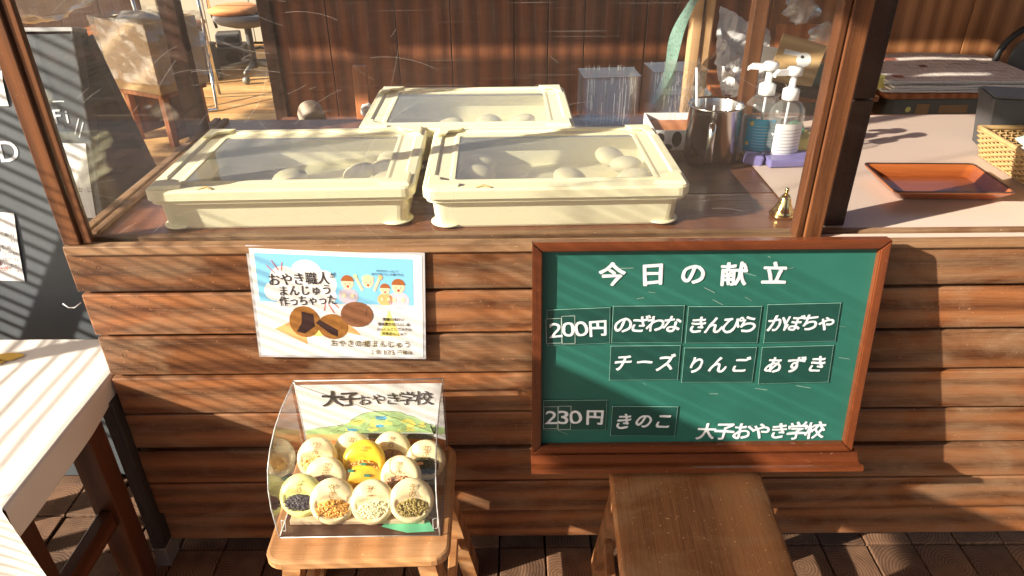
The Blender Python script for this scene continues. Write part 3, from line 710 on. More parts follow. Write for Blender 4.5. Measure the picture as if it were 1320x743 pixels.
prn(640, 225, 36, 'greyp', 'hairp'); prn(762, 215, 34, 'skyprint', 'hairp', True, 'greenp'); prn(862, 255, 28, 'orangetri', 'hairp'); prn(942, 238, 38, 'pinkp', 'hairp')
def PT(s, x0, x1, cy, h, k, bold=.0, sl=0, **kw): text(mb, s, x0, x1, -cy, h, Dt, ix[k], bold, -.0012, slope=sl, **kw)
PT('おやき職人', 168, 535, 222, 74, 'ink', .007, .06); PT('が', 535, 572, 186, 36, 'ink', .012); PT('まんじゅう', 220, 545, 282, 62, 'ink', .01, .06); PT('作っちゃった', 222, 568, 340, 62, 'ink', .01, .06)
PT('大好きがいっぱいで', 812, 945, 152, 15, 'ink'); PT('自分が食べたいお菓子作る', 785, 975, 170, 16, 'ink')
PT('黒糖の味わい', 838, 972, 428, 22, 'ink', .01); PT('風味豊かなつぶし餡', 806, 1005, 457, 22, 'ink', .01); PT('ふっくらとして大きな', 798, 1014, 487, 22, 'ink', .01); PT('田舎まんじゅう', 830, 985, 514, 22, 'ink', .01)
PT('おやきの郷まんじゅう', 508, 1010, 578, 46, 'olive', .008, -.0); PT('１個', 750, 820, 630, 32, 'olive', .0); PT('175', 832, 908, 630, 40, 'olive', .01); PT('円', 918, 955, 630, 34, 'olive', .0); PT('税込', 955, 1018, 630, 28, 'olive', .02)
obj('print', mb, pm, ps, fix=False)
# ------------------------------------------------------------------ bun display box
dc = thing('display_box', 'clear acrylic box with curved front full of cut sample buns on the orange stool', 'display box', (-.2825, 1.01, .401), (0, 0, R(.5)))
pf = [(.118, .0), (.118, .186), (.112, .188)] 
prof = [(.118, .187), (.03, .192), (-.02, .186), (-.06, .172), (-.088, .150), (-.104, .118), (-.110, .08), (-.108, .04), (-.105, .0)]
HW = .146
mb = MB()
n = len(prof)
mb.grid(lambda u, v: (-HW + 2 * HW * u, prof[round(v * (n - 1))][0], prof[round(v * (n - 1))][1]), 1, n - 1, smooth=True); obj('curved_front', mb, 'case', dc, fix=False)
for s_ in (-1, 1):
    poly_ = [(.118, 0)] + prof
    mb = MB(); mb.add([(s_ * (HW + .0008), a, b) for a, b in poly_], [list(range(len(poly_)))]); obj('side_wall', mb, 'case', dc, fix=False)
    mb = MB(); mb.tube([(s_ * HW, a, b) for a, b in prof], .0013, 6)
    mb.tube([(s_ * HW, .118, .187), (s_ * HW, .118, 0)], .0011, 6); mb.tube([(s_ * HW, .118, 0), (s_ * HW, -.105, 0.001)], .001, 6); obj('bright_edge', mb, 'caseedge', dc)
    mb = MB(); mb.tube([(s_ * (HW - .004), -.098, .012), (s_ * (HW - .004), -.09, .03), (s_ * (HW - .012), -.094, .03), (s_ * (HW - .012), -.1, .012)], .0009, 5, closed=True); obj('corner_clip', mb, 'caseedge', dc)
mb = MB(); mb.tube([(-HW, .118, .187), (HW, .118, .187)], .0013, 6); mb.tube([(-HW, -.105, .001), (HW, -.105, .001)], .0011, 6); obj('bright_edge', mb, 'caseedge', dc)
mb = MB(); mb.box(-HW + .001, HW - .001, -.103, .116, .0, .0025); obj('base_sheet', mb, plain('dark_base_sheet', (.07, .035, .025), .25), dc)
# painted backing card (rests inside)
kc = thing('painted_card', 'card with watercolour hill and brush title inside the bun display box', 'card', (-.2825, 1.122, .407), (R(1), 0, R(.5)))
mb = MB(); mb.box(-.143, .143, 0, .001, 0, .177); obj('card', mb, 'white', kc)
km = ['hill', 'wblue', 'wyel', 'worange', 'wocre', 'wgrey', 'brushink', 'ink']; kx = {k: i for i, k in enumerate(km)}; mb = MB(); rk = random.Random(12)
def blob(cx, cz, rx, rz, k, y, n=22, j=.18):
    sd = rk.uniform(0, 50)
    poly(mb, [(max(-.142, min(.142, cx + rx * math.cos(a) * (1 + j * noise.noise(Vector((math.cos(a) * 1.5, math.sin(a) * 1.5, sd)))))), cz + rz * math.sin(a) * (1 + j * noise.noise(Vector((math.cos(a) * 1.5, math.sin(a) * 1.5, sd + 9))))) for a in [2 * math.pi * i / n for i in range(n)]], -y, kx[k])
poly(mb, [(-.142, .0), (.142, .0), (.142, .03), (.1, .036), (0, .034), (-.06, .037), (-.142, .045)], -.0002, kx['worange'])
poly(mb, [(-.142, .03), (-.02, .034), (-.04, .05), (-.09, .058), (-.142, .06)], -.0003, kx['wocre'])
hill = [(-.142, .060), (-.12, .066), (-.098, .068), (-.083, .071), (-.062, .074), (-.047, .083), (-.038, .092), (-.02, .103), (.0, .108), (.03, .109), (.055, .106), (.068, .098), (.085, .092), (.096, .083), (.105, .077), (.122, .068), (.142, .062), (.142, .045), (.1, .05), (0, .052), (-.06, .05), (-.142, .05)]
poly(mb, hill, -.0004, kx['hill'])
for k in range(34):
    cx = rk.uniform(-.05, .10); cz = rk.uniform(.056, .066 + .036 * max(0, 1 - abs(cx - .02) / .1)); blob(cx, cz, rk.uniform(.005, .014), rk.uniform(.003, .008), rk.choice(('wblue', 'wyel', 'hill', 'wyel', 'hill')), .0005 + k * .000004, 12, .5)
for k in range(46):
    x = rk.uniform(-.10, .12); z = rk.uniform(.055, .105 - abs(x - .02) * .33); pts = [(x, z)]
    for i in range(4): pts.append((pts[-1][0] + rk.uniform(.001, .005), pts[-1][1] + rk.uniform(-.003, .003)))
    stroke(mb, pts, .0005, -.0008, kx['ink'])
for i in range(len(hill) - 9):
    a, b = hill[i], hill[i + 1]
    if rk.random() < .75: stroke(mb, [a, ((a[0] + b[0]) / 2, (a[1] + b[1]) / 2 + .001), b], .0007, -.0008, kx['ink'])
poly(mb, [(-.06, .052), (.118, .046), (.118, .032), (.0, .036), (-.06, .044)], -.0006, kx['wgrey'])
for k in range(44):
    x = -.058 + k * .004; stroke(mb, [(x, .051 - (x + .06) * .03), (x + rk.uniform(-.001, .001), .046 - (x + .06) * .055)], .0006, -.0009, kx['ink'])
stroke(mb, [(-.06, .052), (.0, .0505), (.118, .0465)], .0012, -.0009, kx['ink'])
for k in range(12):
    x = .118 + rk.uniform(-.006, .012); stroke(mb, [(.12, .045), (x, .06 + rk.uniform(0, .015))], .0008, -.0009, kx['ink'])
rt = random.Random(8)
text(mb, '大子', -.092, -.024, .143, .040, bold=.035, y=-.0011, mi=kx['brushink'], jit=.06, wob=.07, wx=1.1, rnd=rt)
text(mb, 'おやき', -.026, .058, .138, .030, bold=.012, y=-.0011, mi=kx['brushink'], jit=.1, wob=.1, wx=1.0, rnd=rt, slope=.05)
text(mb, '学校', .056, .122, .142, .036, bold=.014, y=-.0011, mi=kx['brushink'], jit=.06, wob=.08, wx=1.0, rnd=rt)
obj('painting', mb, km, kc, fix=False)
# sample buns: disc with a raised upper flap and an open lower half showing the filling
def cutbun():
    mb = MB(); NR, NS = 12, 36
    def h(r, a):
        x, z = r * math.cos(a), r * math.sin(a)
        base = .31 * math.sqrt(max(0, 1 - r ** 3.2)) + .06 + .02 * noise.noise(Vector((x * 3, z * 3, 2)))
        s_ = 1 / (1 + math.exp(-(z - .20 + .26 * x * x) * 20)) # 1 above the cut
        open_ = .20 + .25 * max(0, (r - .70) / .3) * (1 if r < .93 else max(0, (1 - r) / .07))
        return s_ * base + (1 - s_) * min(base, open_ + (.10 if r > .78 else 0) * (1 if r < .95 else .3))
    v = [(0, -h(0, 0), 0)]
    for i in range(1, NR + 1):
        r = (i / NR) ** .85
        for k in range(NS):
            a = 2 * math.pi * k / NS; v.append((r * math.cos(a), -h(r, a), r * math.sin(a)))
    for r, y in ((.97, .1), (.75, .25), (.01, .32)):
        for k in range(NS): a = 2 * math.pi * k / NS; v.append((r * math.cos(a), y, r * math.sin(a)))
    f = [(0, 1 + k, 1 + (k + 1) % NS) for k in range(NS)]
    for i in range(NR + 2):
        for k in range(NS): f.append((1 + i * NS + k, 1 + (i + 1) * NS + k, 1 + (i + 1) * NS + (k + 1) % NS, 1 + i * NS + (k + 1) % NS))
    mb.add(v, f, 0, True); return mb
def filling(seed, chunky=1.0):
    rr = random.Random(seed); mb = MB()
    mb.ell((0, -.12, -.28), (.76, .2, .42), 22, 12, jit=.25)
    for k in range(230):
        a = rr.uniform(0, 6.28); q_ = math.sqrt(rr.random()); x = .70 * q_ * math.cos(a); z = -.30 + .37 * q_ * math.sin(a)
        r = rr.uniform(.02, .052) * chunky; mb.ell((x, -.28 - .06 * (1 - q_ * q_), z), (r * rr.uniform(.7, 2.2), r * .8, r), 6, 4, jit=.3, mt=None)
    return mb
BUN = cutbun()
F_ = 922.; H_ = 1.445
SB = [ # x, y, z, size, dough, filling, mark, label
 (-.388, 1.060, .449, .036, 'dough', 'fgold', 'りん', 'pale cut sample bun with golden apple filling at the rear left'),
 (-.322, 1.080, .447, .035, 'dough', 'fcream', 'の', 'pale sample bun half hidden behind the yellow pumpkin bun'),
 (-.243, 1.080, .447, .035, 'dough', 'fbrown', 'きの', 'pale sample bun just right of the yellow pumpkin bun at the rear'),
 (-.291, 1.040, .458, .037, 'doughyellow', 'forange', 'か', 'bright yellow cut pumpkin bun in the middle of the display box'),
 (-.173, 1.055, .446, .035, 'dough', 'fdark', 'のざ', 'pale cut bun with dark greens and a carrot stick at the rear right'),
 (-.360, 1.010, .446, .036, 'dough', 'fbrown', 'のざわ', 'pale cut bun with brown speckled filling in the middle row left'),
 (-.216, 1.010, .446, .036, 'dough', 'fbrown', 'きん', 'pale cut bun with brown burdock filling in the middle row right'),
 (-.288, 1.010, .430, .035, 'doughyellow', 'forange', '', 'second yellow bun lying beneath the bright yellow pumpkin bun'),
 (-.397, .966, .444, .036, 'doughgreen', 'fblack', 'よも', 'greenish cut bun with black sesame filling at the front left'),
 (-.336, .955, .440, .038, 'dough', 'forange', 'やき', 'pale cut bun with orange carrot filling in the front row'),
 (-.262, .952, .440, .037, 'dough', 'fcream', 'チー', 'pale cut bun with creamy white filling in the front row'),
 (-.190, .955, .440, .037, 'dough', 'fgreen', 'きの', 'pale cut bun with olive green filling at the front right')]
for i, (x, y, z, s_, dm, fm, mk, lab) in enumerate(SB):
    s_ *= 1.12
    rx = R(-38 + random.uniform(-4, 4)); rz = random.uniform(-.15, .15)
    t = thing('sample_bun', lab, 'bun', (x, y, z), (rx, random.uniform(-.12, .12), rz), 'cut sample buns in the clear display box')
    m2 = MB(); m2.add([Vector(p) * s_ for p in BUN.v], BUN.f, 0, True); obj('dough', m2, dm, t)
    fl = filling(i, .8 if fm in ('fblack', 'fcream') else 1.1); m3 = MB(); m3.v = [tuple(Vector(p) * s_) for p in fl.v]; m3.f, m3.mi, m3.sm = fl.f, fl.mi, fl.sm
    obj('filling', m3, fm, t)
    if mk:
        m4 = MB(); hh = s_ * .34
        for j, ch in enumerate(mk): text(m4, ch, -s_ * .2, s_ * .2, s_ * (.62 - .30 * j), hh, bold=.01, y=-s_ * (.41 - .0 * (2 - j)))
        obj('scorched_mark', m4, 'brand', t, fix=False)
    if fm == 'fdark':
        m5 = MB(); m5.tube([(-s_ * .75, -s_ * .4, -s_ * .28), (-s_ * .05, -s_ * .5, -s_ * .12)], s_ * .07, 6); obj('carrot_stick', m5, 'orangetri', t)
    if i == 3:
        for (a, b) in ((-.5, -.42), (.05, -.1), (.25, -.6)): m5 = MB(); m5.box((a - .13) * s_, (a + .13) * s_, -.52 * s_, -.44 * s_, (b - .06) * s_, (b + .06) * s_, mt=None); obj('rind_piece', m5, plain('dark_green_rind', (.05, .22, .12), .4), t)
lf = MB(); lf.add([(0, 0, 0), (.05, -.012, .0005), (.1, -.006, .001), (.085, .02, .001), (.05, .03, .0005), (.01, .018, 0)], [list(range(6))])
lf.v = [(a, b, c) for a, b, c in lf.v]
obj('paper_leaf', lf, 'leaf', None, (-.245, .925, .4045), (0, 0, R(-4)), label='green paper leaf under the front right sample bun', cat='decoration')
lf2 = MB(); lf2.add([(0, 0, 0), (.03, -.01, .0005), (.06, .0, .001), (.05, .03, .001), (.01, .03, 0)], [list(range(5))])
obj('paper_leaf', lf2, 'leaf', None, (-.425, 1.0, .4045), (0, 0, R(40)), label='green paper leaf at the left edge inside the bun display box', cat='decoration')
mb = MB()
for k in range(3): mb.box(-.125, .125, -.07 + k * .065, -.045 + k * .065, .0035, .014 + .006 * k, bev=.002)
obj('bun_riser', mb, plain('pale_bamboo_riser', (.55, .42, .27), .5), None, (-.29, 1.0, .401), label='pale slatted riser beneath the sample buns', cat='riser')

# ------------------------------------------------------------------ table with oilcloth at the left
tb = thing('side_table', 'dark wooden table under the white oilcloth left of the counter', 'table', (-1.33, 1.09, 0))
def leg(x, y, zt=.53, a=.027):
    mb = MB(); mb.box(-a, a, -a, a, 0, zt, bev=.003); obj('leg', mb, 'table', tb, (x, y, 0))
for x in (-.43, .438):
    for y in (-.205, .05): leg(x, y)
mb = MB(); mb.box(-.475, .475, -.238, .238, .53, .546, bev=.003); obj('tabletop', mb, 'tabley', tb)
for x in (-.43, .438):
    mb = MB(); mb.box(x - .014, x + .014, -.177, .022, .20, .25, bev=.003); obj('side_stretcher', mb, 'tabley', tb)
    mb = MB(); mb.box(x - .013, x + .013, -.177, .022, .46, .529, bev=.003); obj('apron', mb, 'tabley', tb)
    mb = MB(); mb.box(x - .03, x + .03, -.245, .09, .0, .045, bev=.004); mb2 = mb
mb = MB(); mb.box(-.402, .41, .04, .06, .46, .529, bev=.003); obj('apron', mb, 'table', tb)
X0, X1, Y0, Y1, ZT = -1.85, -.843, .846, 1.338, .549
def cl_r(x, y): return .0012 * noise.noise(Vector((x * 9, y * 9, 1)))
mb = MB()
mb.grid(lambda u, v: (X0 + (X1 - X0) * u, Y0 + (Y1 - Y0) * v, ZT + cl_r(X0 + (X1 - X0) * u, Y0 + (Y1 - Y0) * v)), 60, 30)
def drape_r(u, v):
    y = Y0 - .0058 + (Y1 - Y0 + .0058) * u; ln = .045 + .028 * (1 - u) + .003 * math.sin(u * 14)
    if v < .25: a = v / .25 * math.pi / 2; return (X1 + .006 * math.sin(a), y, ZT + cl_r(X1, y) - .006 * (1 - math.cos(a)))
    q_ = (v - .25) / .75; return (X1 + .006 + .004 * q_ * math.sin(y * 20) , y, ZT - .006 - (ln - .006) * q_)
mb.grid(drape_r, 30, 8)
def drape_f(u, v):
    x = X0 + (X1 - X0) * u; ln = .40 + .01 * math.sin(x * 9)
    if v < .1: a = v / .1 * math.pi / 2; return (x, Y0 - .006 * math.sin(a), ZT + cl_r(x, Y0) - .006 * (1 - math.cos(a)))
    q_ = (v - .1) / .9; return (x + .06 * q_ * max(0, (u - .9) / .1), Y0 - .006 - .012 * q_ * (1 + math.sin(x * 38 + .6)) , ZT - .006 - (ln - .006) * q_)
mb.grid(drape_f, 90, 20)
oc = obj('oilcloth', mb, 'cloth', None, label='white oilcloth with yellow and teal print draped over the left table', cat='tablecloth')
mb = MB()
for cx, cy, r, k in ((-1.19, 1.29, .035, 0), (-1.13, 1.245, .03, 0), (-1.165, 1.205, .032, 0), (-1.09, 1.27, .022, 0), (-1.12, 1.165, .03, 1), (-1.15, 1.15, .03, 1), (-1.3, 1.1, .05, 0), (-1.25, .95, .05, 1)):
    n = 20; mb = MB(); mb.add([(cx + r * 1.3 * math.cos(6.283 * i / n) * (1 + .2 * math.sin(3 * 6.283 * i / n)), cy + r * .7 * math.sin(6.283 * i / n), ZT + .0022 + k * .0003) for i in range(n)], [list(range(n))], k); obj('printed_fruit', mb, ['clothyellow', 'clothteal'], oc, fix=False)

# ------------------------------------------------------------------ slate sign board at left
LB = math.atan2(.27, 1.145)
sb = thing('sign_board', 'tall dark slate board with white chalk words standing behind the left table', 'signboard', (-1.40, 1.465, 0.0), (-LB, 0, 0))
mb = MB(); mb.box(-.385, .385, 0, .012, .01, 1.165); obj('slate_panel', mb, 'slate', sb)
for s_ in (-1, 1):
    mb = MB(); mb.box(s_ * .3885 - .0028, s_ * .3885 + .0028, -.004, .03, 0, 1.17, bev=.001); obj('frame_side', mb, 'greypost', sb)
mb = MB(); mb.box(-.392, .392, -.005, .056, 1.1705, 1.18, bev=.001); obj('frame_top', mb, 'silver', sb)
mb = MB(); mb.box(-.385, .385, .0135, .028, .01, 1.16); obj('back_panel', mb, 'black', sb)
mb = MB(); mb.box(-.385, .385, 0, .012, -1.19, 0); obj('rear_leaf', mb, 'black', sb, (0, .056, 1.165), (R(32), 0, 0))
mb = MB(); mb.box(.3855, .391, -.01, .022, -1.19, -.01); obj('rear_leaf_edge', mb, 'black', sb, (0, .056, 1.165), (R(32), 0, 0))
mb = MB(); mb.box(.25, .30, -.02, .02, 0, .02, bev=.003); obj('foot', mb, 'whiteplastic', sb, (0, 0, .0))
def sbp(x, y): return x
mb = MB(); rt = random.Random(4)
def chars(s_, x0, x1, z, h, par, **kw):
    cw = (x1 - x0) / len(s_)
    for i_, c_ in enumerate(s_):
        m_ = MB(); text(m_, c_, x0 + cw * i_, x0 + cw * (i_ + 1), z, h, **kw); obj('painted_character', m_, 'chalk', par, fix=False)
chars('フリー', .235, .345, 1.014, .034, sb, bold=.0, y=-.0012, jit=.05, wob=.04, rnd=rt)
chars('WiFi', .262, .352, .981, .046, sb, bold=.01, y=-.0012, jit=.03, wob=.04, rnd=rt, wx=1.0)
for a_, b_ in (((.368, .975), (.352, .938)), ((.377, .966), (.361, .930))): m_ = MB(); stroke(m_, [a_, b_], .0028, -.0012); obj('chalk_dash', m_, 'chalk', sb, fix=False)
chars('FOOD', .02, .208, .90, .074, sb, bold=.01, y=-.0012, jit=.03, wob=.04, rnd=rt)
def paper(name, x0, x1, z0_, z1_, label, tilt, art):
    up = Vector((0, math.sin(LB), math.cos(LB)))
    cx, cz = (x0 + x1) / 2, (z0_ + z1_) / 2
    p = Vector((-1.40 + cx, 1.465, 0)) + up * cz + Vector((0, -math.cos(LB), math.sin(LB))) * .0015
    t = thing(name, label, 'notice', p, (Matrix.Rotation(-LB, 4, 'X') @ Matrix.Rotation(tilt, 4, 'Y')).to_euler(), 'white notices taped to the slate board')
    hw, hh = (x1 - x0) / 2, (z1_ - z0_) / 2
    mb = MB(); mb.grid(lambda u, v: (-hw + 2 * hw * u, -.001 - .003 * math.sin(v * 3.1) * u, -hh + 2 * hh * v), 6, 8); obj('sheet', mb, 'white', t)
    mb = MB(); art(mb, hw, hh); obj('handwriting', mb, ['ink', 'orangetri', 'red'], t, fix=False)
def art1(mb, hw, hh):
    for k, s_ in enumerate(('おいしいおやき', 'あつあつです', 'どうぞお試し')): 
        for j, ch in enumerate(s_): text(mb, ch, hw - .016 - .014 * k, hw - .004 - .014 * k, hh - .055 - j * .016, .012, y=-.0055, mi=0, bold=.0)
    disc(mb, hw - .066, -.005, .016, .014, -.0052, 1); disc(mb, hw - .062, -.04, .010, .008, -.0052, 2); text(mb, 'おやき', hw - .08, hw - .03, -.055, .014, y=-.0055, mi=2)
def art2(mb, hw, hh):
    text(mb, 'ご自由に', -.05, .05, -.02, .014, y=-.0055, bold=-.005)
paper('notice', .02, .162, .575, .752, 'handwritten white notice with orange drawing on the slate board above the tablecloth', R(3), art1)
paper('notice', .29, .371, .735, .917, 'plain white notice on the slate board behind the left corner post', R(2), art2)
paper('notice', -.06, .208, 1.005, 1.085, 'bluish white sheet high on the slate board left of the corner post', 0, lambda mb, a, b: text(mb, 'おしらせ', -.05, .05, 0, .015, y=-.0055))
mb = MB(); mb.tube([(-.84, 1.196, .73), (-.852, 1.19, .722), (-.862, 1.188, .724), (-.870, 1.188, .733)], .0012, 6)
obj('hook', mb, 'whiteplastic', None, label='small white wire hook on the left edge of the counter', cat='hook')

# ------------------------------------------------------------------ interior wall (behind the counter)
wl = thing('partition_wall', 'dark brown vertical board partition behind the counter', 'wall', (0, 3.3, 0))
xs = [-1.03, -.80, -.50, -.26, .02, .17, .33, .60, .86, 1.14]
for a, b in zip(xs[:-1], xs[1:]):
    mb = MB(); mb.box(-(b - a) / 2 + .002, (b - a) / 2 - .002, 0, .015, 0, .985, bev=.002); obj('panel', mb, 'wall', wl, ((a + b) / 2, 0, 0))
xs = [1.14, 1.46, 2.02, 2.6, 3.1]
for a, b in zip(xs[:-1], xs[1:]):
    mb = MB(); mb.box(-(b - a) / 2 + .002, (b - a) / 2 - .002, 0, .015, 0, 1.6, bev=.002); obj('panel', mb, 'walllight', wl, ((a + b) / 2, -.001, 0))
mb = MB(); mb.box(-1.06, 1.137, -.02, .05, .986, 1.04, bev=.003); obj('cap_rail', mb, 'wall', wl)
mb = MB(); mb.box(-1.09, -1.033, -.02, .09, 0, 1.3, bev=.003); obj('end_post', mb, 'postdark', wl)
mb = MB(); mb.box(-1.03, 3.1, .018, .06, 0, .98); obj('backing', mb, 'gap', wl)

rf = MB(); 
roof = thing('roof', 'boarded shop roof over the counter and interior, with an unseen front eave added for shade', 'roof', (0, 0, 2.25))
bb = MB(); bb.box(-7.2, 4.2, -.1, .1, 0, .02); r0 = obj('roof_board', bb, 'roof', roof, (0, 1.25, 0))  # unseen boards, run far left to shade the interior
for k in range(1, 14): piece(r0, roof, (0, 1.25 + k * .203, k * .05))
eb = MB(); eb.box(-2.8, 2.8, -.1, .1, 0, .02); e0 = obj('roof_board', eb, 'roof', roof, (1.45, 1.04, .02))  # unseen front boards added to cut the sky light
for k in range(1, 14): piece(e0, roof, (1.45, 1.04 - k * .203, .02 + .0 * k))
for x in (-1.2, 1.4, 4.0):
    mb = MB(); mb.box(x - .03, x + .03, -1.7, 1.09, -.085, .018); obj('rafter', mb, 'roof', roof)
for x in (-3.9, -1.0, 2.2):
    mb = MB(); mb.prism([(1.1, -.1), (1.1, -.005), (4.0, .69), (4.0, .59)], 0, x - .03, x + .03); obj('rafter', mb, 'roof', roof)
for x in (-3.9, 2.9):
    for y in (1.2, 3.95):
        mb = MB(); mb.box(x - .05, x + .05, y - .05, y + .05, -2.3, (0 if y < 2 else .6), bev=.004); obj('support_post', mb, 'postdark', roof)

# unseen slat blind added to cast the sun stripes (out of frame left)
bd = thing('sun_stripe_blind', 'unseen bamboo slat blind added left of the table to stripe the sunlight', 'blind', (-1.77, 0, 0))
PIT = .026; zb = .70; k = 0; s0 = s1 = None
sm_ = MB(); sm_.tube([(0, -1.15, 0), (0, -.2, .002), (0, .7, -.002), (0, 1.25, 0)], .0025, 6)
while zb + k * PIT < 1.97:
    z = zb + k * PIT + random.uniform(-.003, .003)
    if z > 1.50:
        if z < 1.53 or s1 is None: s1_ = MB(); s1_.tube([(0, -1.15, 0), (0, -.3, .002), (0, .52, 0)], .0025, 6); s1 = obj('slat', s1_, 'bamboo', bd, (0, 0, z))
        else: piece(s1, bd, (random.uniform(-.004, .004), 0, z), (random.uniform(-.004, .004), 0, random.uniform(-.003, .003)))
    elif s0 is None: s0 = obj('slat', sm_, 'bamboo', bd, (0, 0, z))
    elif random.random() > .06: piece(s0, bd, (random.uniform(-.004, .004), 0, z), (random.uniform(-.004, .004), 0, random.uniform(-.003, .003)), (1, 1, random.uniform(.75, 1.25)))
    k += 1
b2 = thing('stripe_screen', 'unseen bamboo slat screen added far left to stripe the slate board', 'screen', (-2.3, 1.15, 0))  # unseen second screen added to throw stripes on the slate
m_ = MB(); m_.tube([(0, -.36, 0), (0, 0, .003), (0, .34, 0)], .006, 6); q0 = None
for k in range(34):
    z = .72 + k * .036 + random.uniform(-.004, .004)
    if q0 is None: q0 = obj('slat', m_, 'bamboo', b2, (0, 0, z))
    else: piece(q0, b2, (0, 0, z), (random.uniform(-.02, .02), 0, 0))
for y in (-.37, .35): mb = MB(); mb.box(-.02, .02, y - .02, y + .02, -.12, 1.95, bev=.003); obj('screen_post', mb, 'postdark', b2)
for y in (-1.1, -.3, .5, 1.15):
    mb = MB(); mb.tube([(-.007, y, .68), (-.007, y, 2.40)], .002, 5); obj('cord', mb, 'black', bd)
mb = MB(); mb.box(-.02, .02, -1.2, 1.30, 2.40, 2.46, bev=.003); obj('head_rail', mb, 'bamboo', bd)
mb = MB(); mb.box(-.03, -.012, -1.6, .46, 1.37, 1.565, bev=.003); obj('shade_board', mb, 'roof', bd)  # solid board added to throw the broad dark band
for y in (-1.24, 1.34):
    mb = MB(); mb.box(-.025, .025, y - .02, y + .02, -.12, 2.47, bev=.003); obj('blind_post', mb, 'postdark', bd)

# ------------------------------------------------------------------ things on the counter, right side
mug = thing('steel_mug', 'tall steel measuring mug with a handle and stirring sticks', 'mug', (.474, 1.635, .853))
mb = MB(); mb.lathe([(.0, .002), (.058, .002), (.061, .006), (.061, .128), (.064, .131), (.062, .134), (.0595, .130), (.0585, .008), (0, .006)], 36); obj('cup', mb, 'steel', mug)
mb = MB(); mb.tube([(-.02, -.062, .105), (-.026, -.085, .104), (-.028, -.09, .095), (-.028, -.09, .035), (-.024, -.084, .025), (-.018, -.062, .022)], .0085, 8); obj('handle', mb, 'steel', mug)
for k, (x, y, a, b, l_) in enumerate(((-.03, .0, -.02, .02, .21), (-.02, .01, .0, .012, .14), (-.01, -.005, .005, .0, .13))):
    t = MB(); t.tube([(x, y, .012), (x + a, y + b, l_)], .0025 if k else .003, 6)
    obj('stirring_stick', t, 'whiteplastic', None, (.474, 1.635, .853), label=['longest white stick leaning in the steel mug', 'middle white stick standing upright in the steel mug', 'shortest white stick standing in the steel mug'][k], cat='stick', group='white sticks in the steel mug')
def bottle(loc, label, s_, blue):
    t = thing('pump_bottle', label, 'pump bottle', loc, (0, 0, R(-12 if blue else 10)), 'clear hand sanitiser pump bottles')
    mb = MB(); mb.lathe([(.0, .001), (.040, .001), (.043, .006), (.043, .105), (.040, .122), (.028, .136), (.016, .142), (.016, .15)], 28, sy=.72); obj('body', mb, 'bottle', t)
    mb = MB(); mb.lathe([(.0, .003), (.040, .003), (.040, .088), (0, .0885)], 28, sy=.7); obj('liquid', mb, 'gel', t)
    mb = MB(); mb.lathe([(.0165, .143), (.019, .144), (.019, .166), (.012, .170), (.008, .171), (.008, .192), (.006, .193), (.006, .198), (.017, .199), (.018, .212), (.014, .217), (0, .218)], 20)
    mb.prism([(-.045, .2), (0, .199), (0, .212), (-.040, .212), (-.05, .203), (-.05, .196)], 1, -.006, .006); obj('pump', mb, 'whiteplastic', t)
    mb = MB(); mb.tube([(0, 0, .15), (0, .003, .01)], .003, 6); obj('dip_tube', mb, 'whiteplastic', t)
    def lab(u, v, r=1.01, a0=-2.5, a1=-.7): a = a0 + (a1 - a0) * u; return (.043 * r * math.cos(a), .043 * .72 * r * math.sin(a), .012 + .080 * v)
    mb = MB(); mb.grid(lab, 14, 3)
    if blue:
        mb.mi = [0] * len(mb.f)
        for k in range(9): mb.grid(lambda u, v, k=k: (lambda p: (p[0], p[1], .018 + k * .007 + .002 * v))(lab(.25 + .65 * u, v, 1.02)), 10, 1, 1)
        a = len(mb.f)
        mb.ell(lab(.2, .86, 1.01), (.006, .002, .006), 10, 6, 2); mb.ell(lab(.12, .25, 1.01), (.005, .002, .005), 10, 6, 2)
        mb.grid(lambda u, v: lab(.93 + .3 * u, v, 1.02), 6, 3, 3)
    else:
        for k in range(8): mb.grid(lambda u, v, k=k: (lambda p: (p[0], p[1], .02 + k * .008 + .0022 * v))(lab(.1 + .8 * u, v, 1.02)), 8, 1, 4)
    obj('label', mb, ['blue' if blue else 'white', 'bluelight', 'yellow', 'white', 'greyp'], t, fix=False)
    t.scale = (s_,) * 3
bottle((.596, 1.665, .8555), 'clear pump bottle with bright blue label beside the steel mug', 1.0, True)
bottle((.640, 1.632, .8555), 'clear pump bottle with pale printed label next to the right post', .98, False)
# white spotted tray
wt = thing('spotted_tray', 'white open tray with dark spots between the back stacks and the steel mug', 'tray', (.425, 1.775, .853))
mb = MB(); X_, Y_, Hh = .075, .075, .05
for a in ((-X_, X_, -Y_, -Y_ + .003), (-X_, X_, Y_ - .003, Y_), (-X_, -X_ + .003, -Y_ + .003, Y_ - .003), (X_ - .003, X_, -Y_ + .003, Y_ - .003)): mb.box(*a, 0, Hh)
mb.box(-X_ + .003, X_ - .003, -Y_ + .003, Y_ - .003, 0, .003); obj('tub', mb, 'whiteplastic', wt)
mb = MB()
for cx, cz, rx, rz in ((-.06, .03, .012, .014), (-.018, .028, .012, .02), (.03, .02, .015, .016), (-.04, .008, .014, .008), (.06, .035, .012, .012)): disc(mb, cx, cz, rx, rz, -Y_ - .0006, 0, n=14)
obj('spots', mb, 'black', wt, fix=False)
mb = MB(); mb.box(-X_ + .008, X_ - .008, -Y_ + .008, Y_ - .008, .004, .034, bev=.003); obj('tray_insert', mb, 'stick', wt)
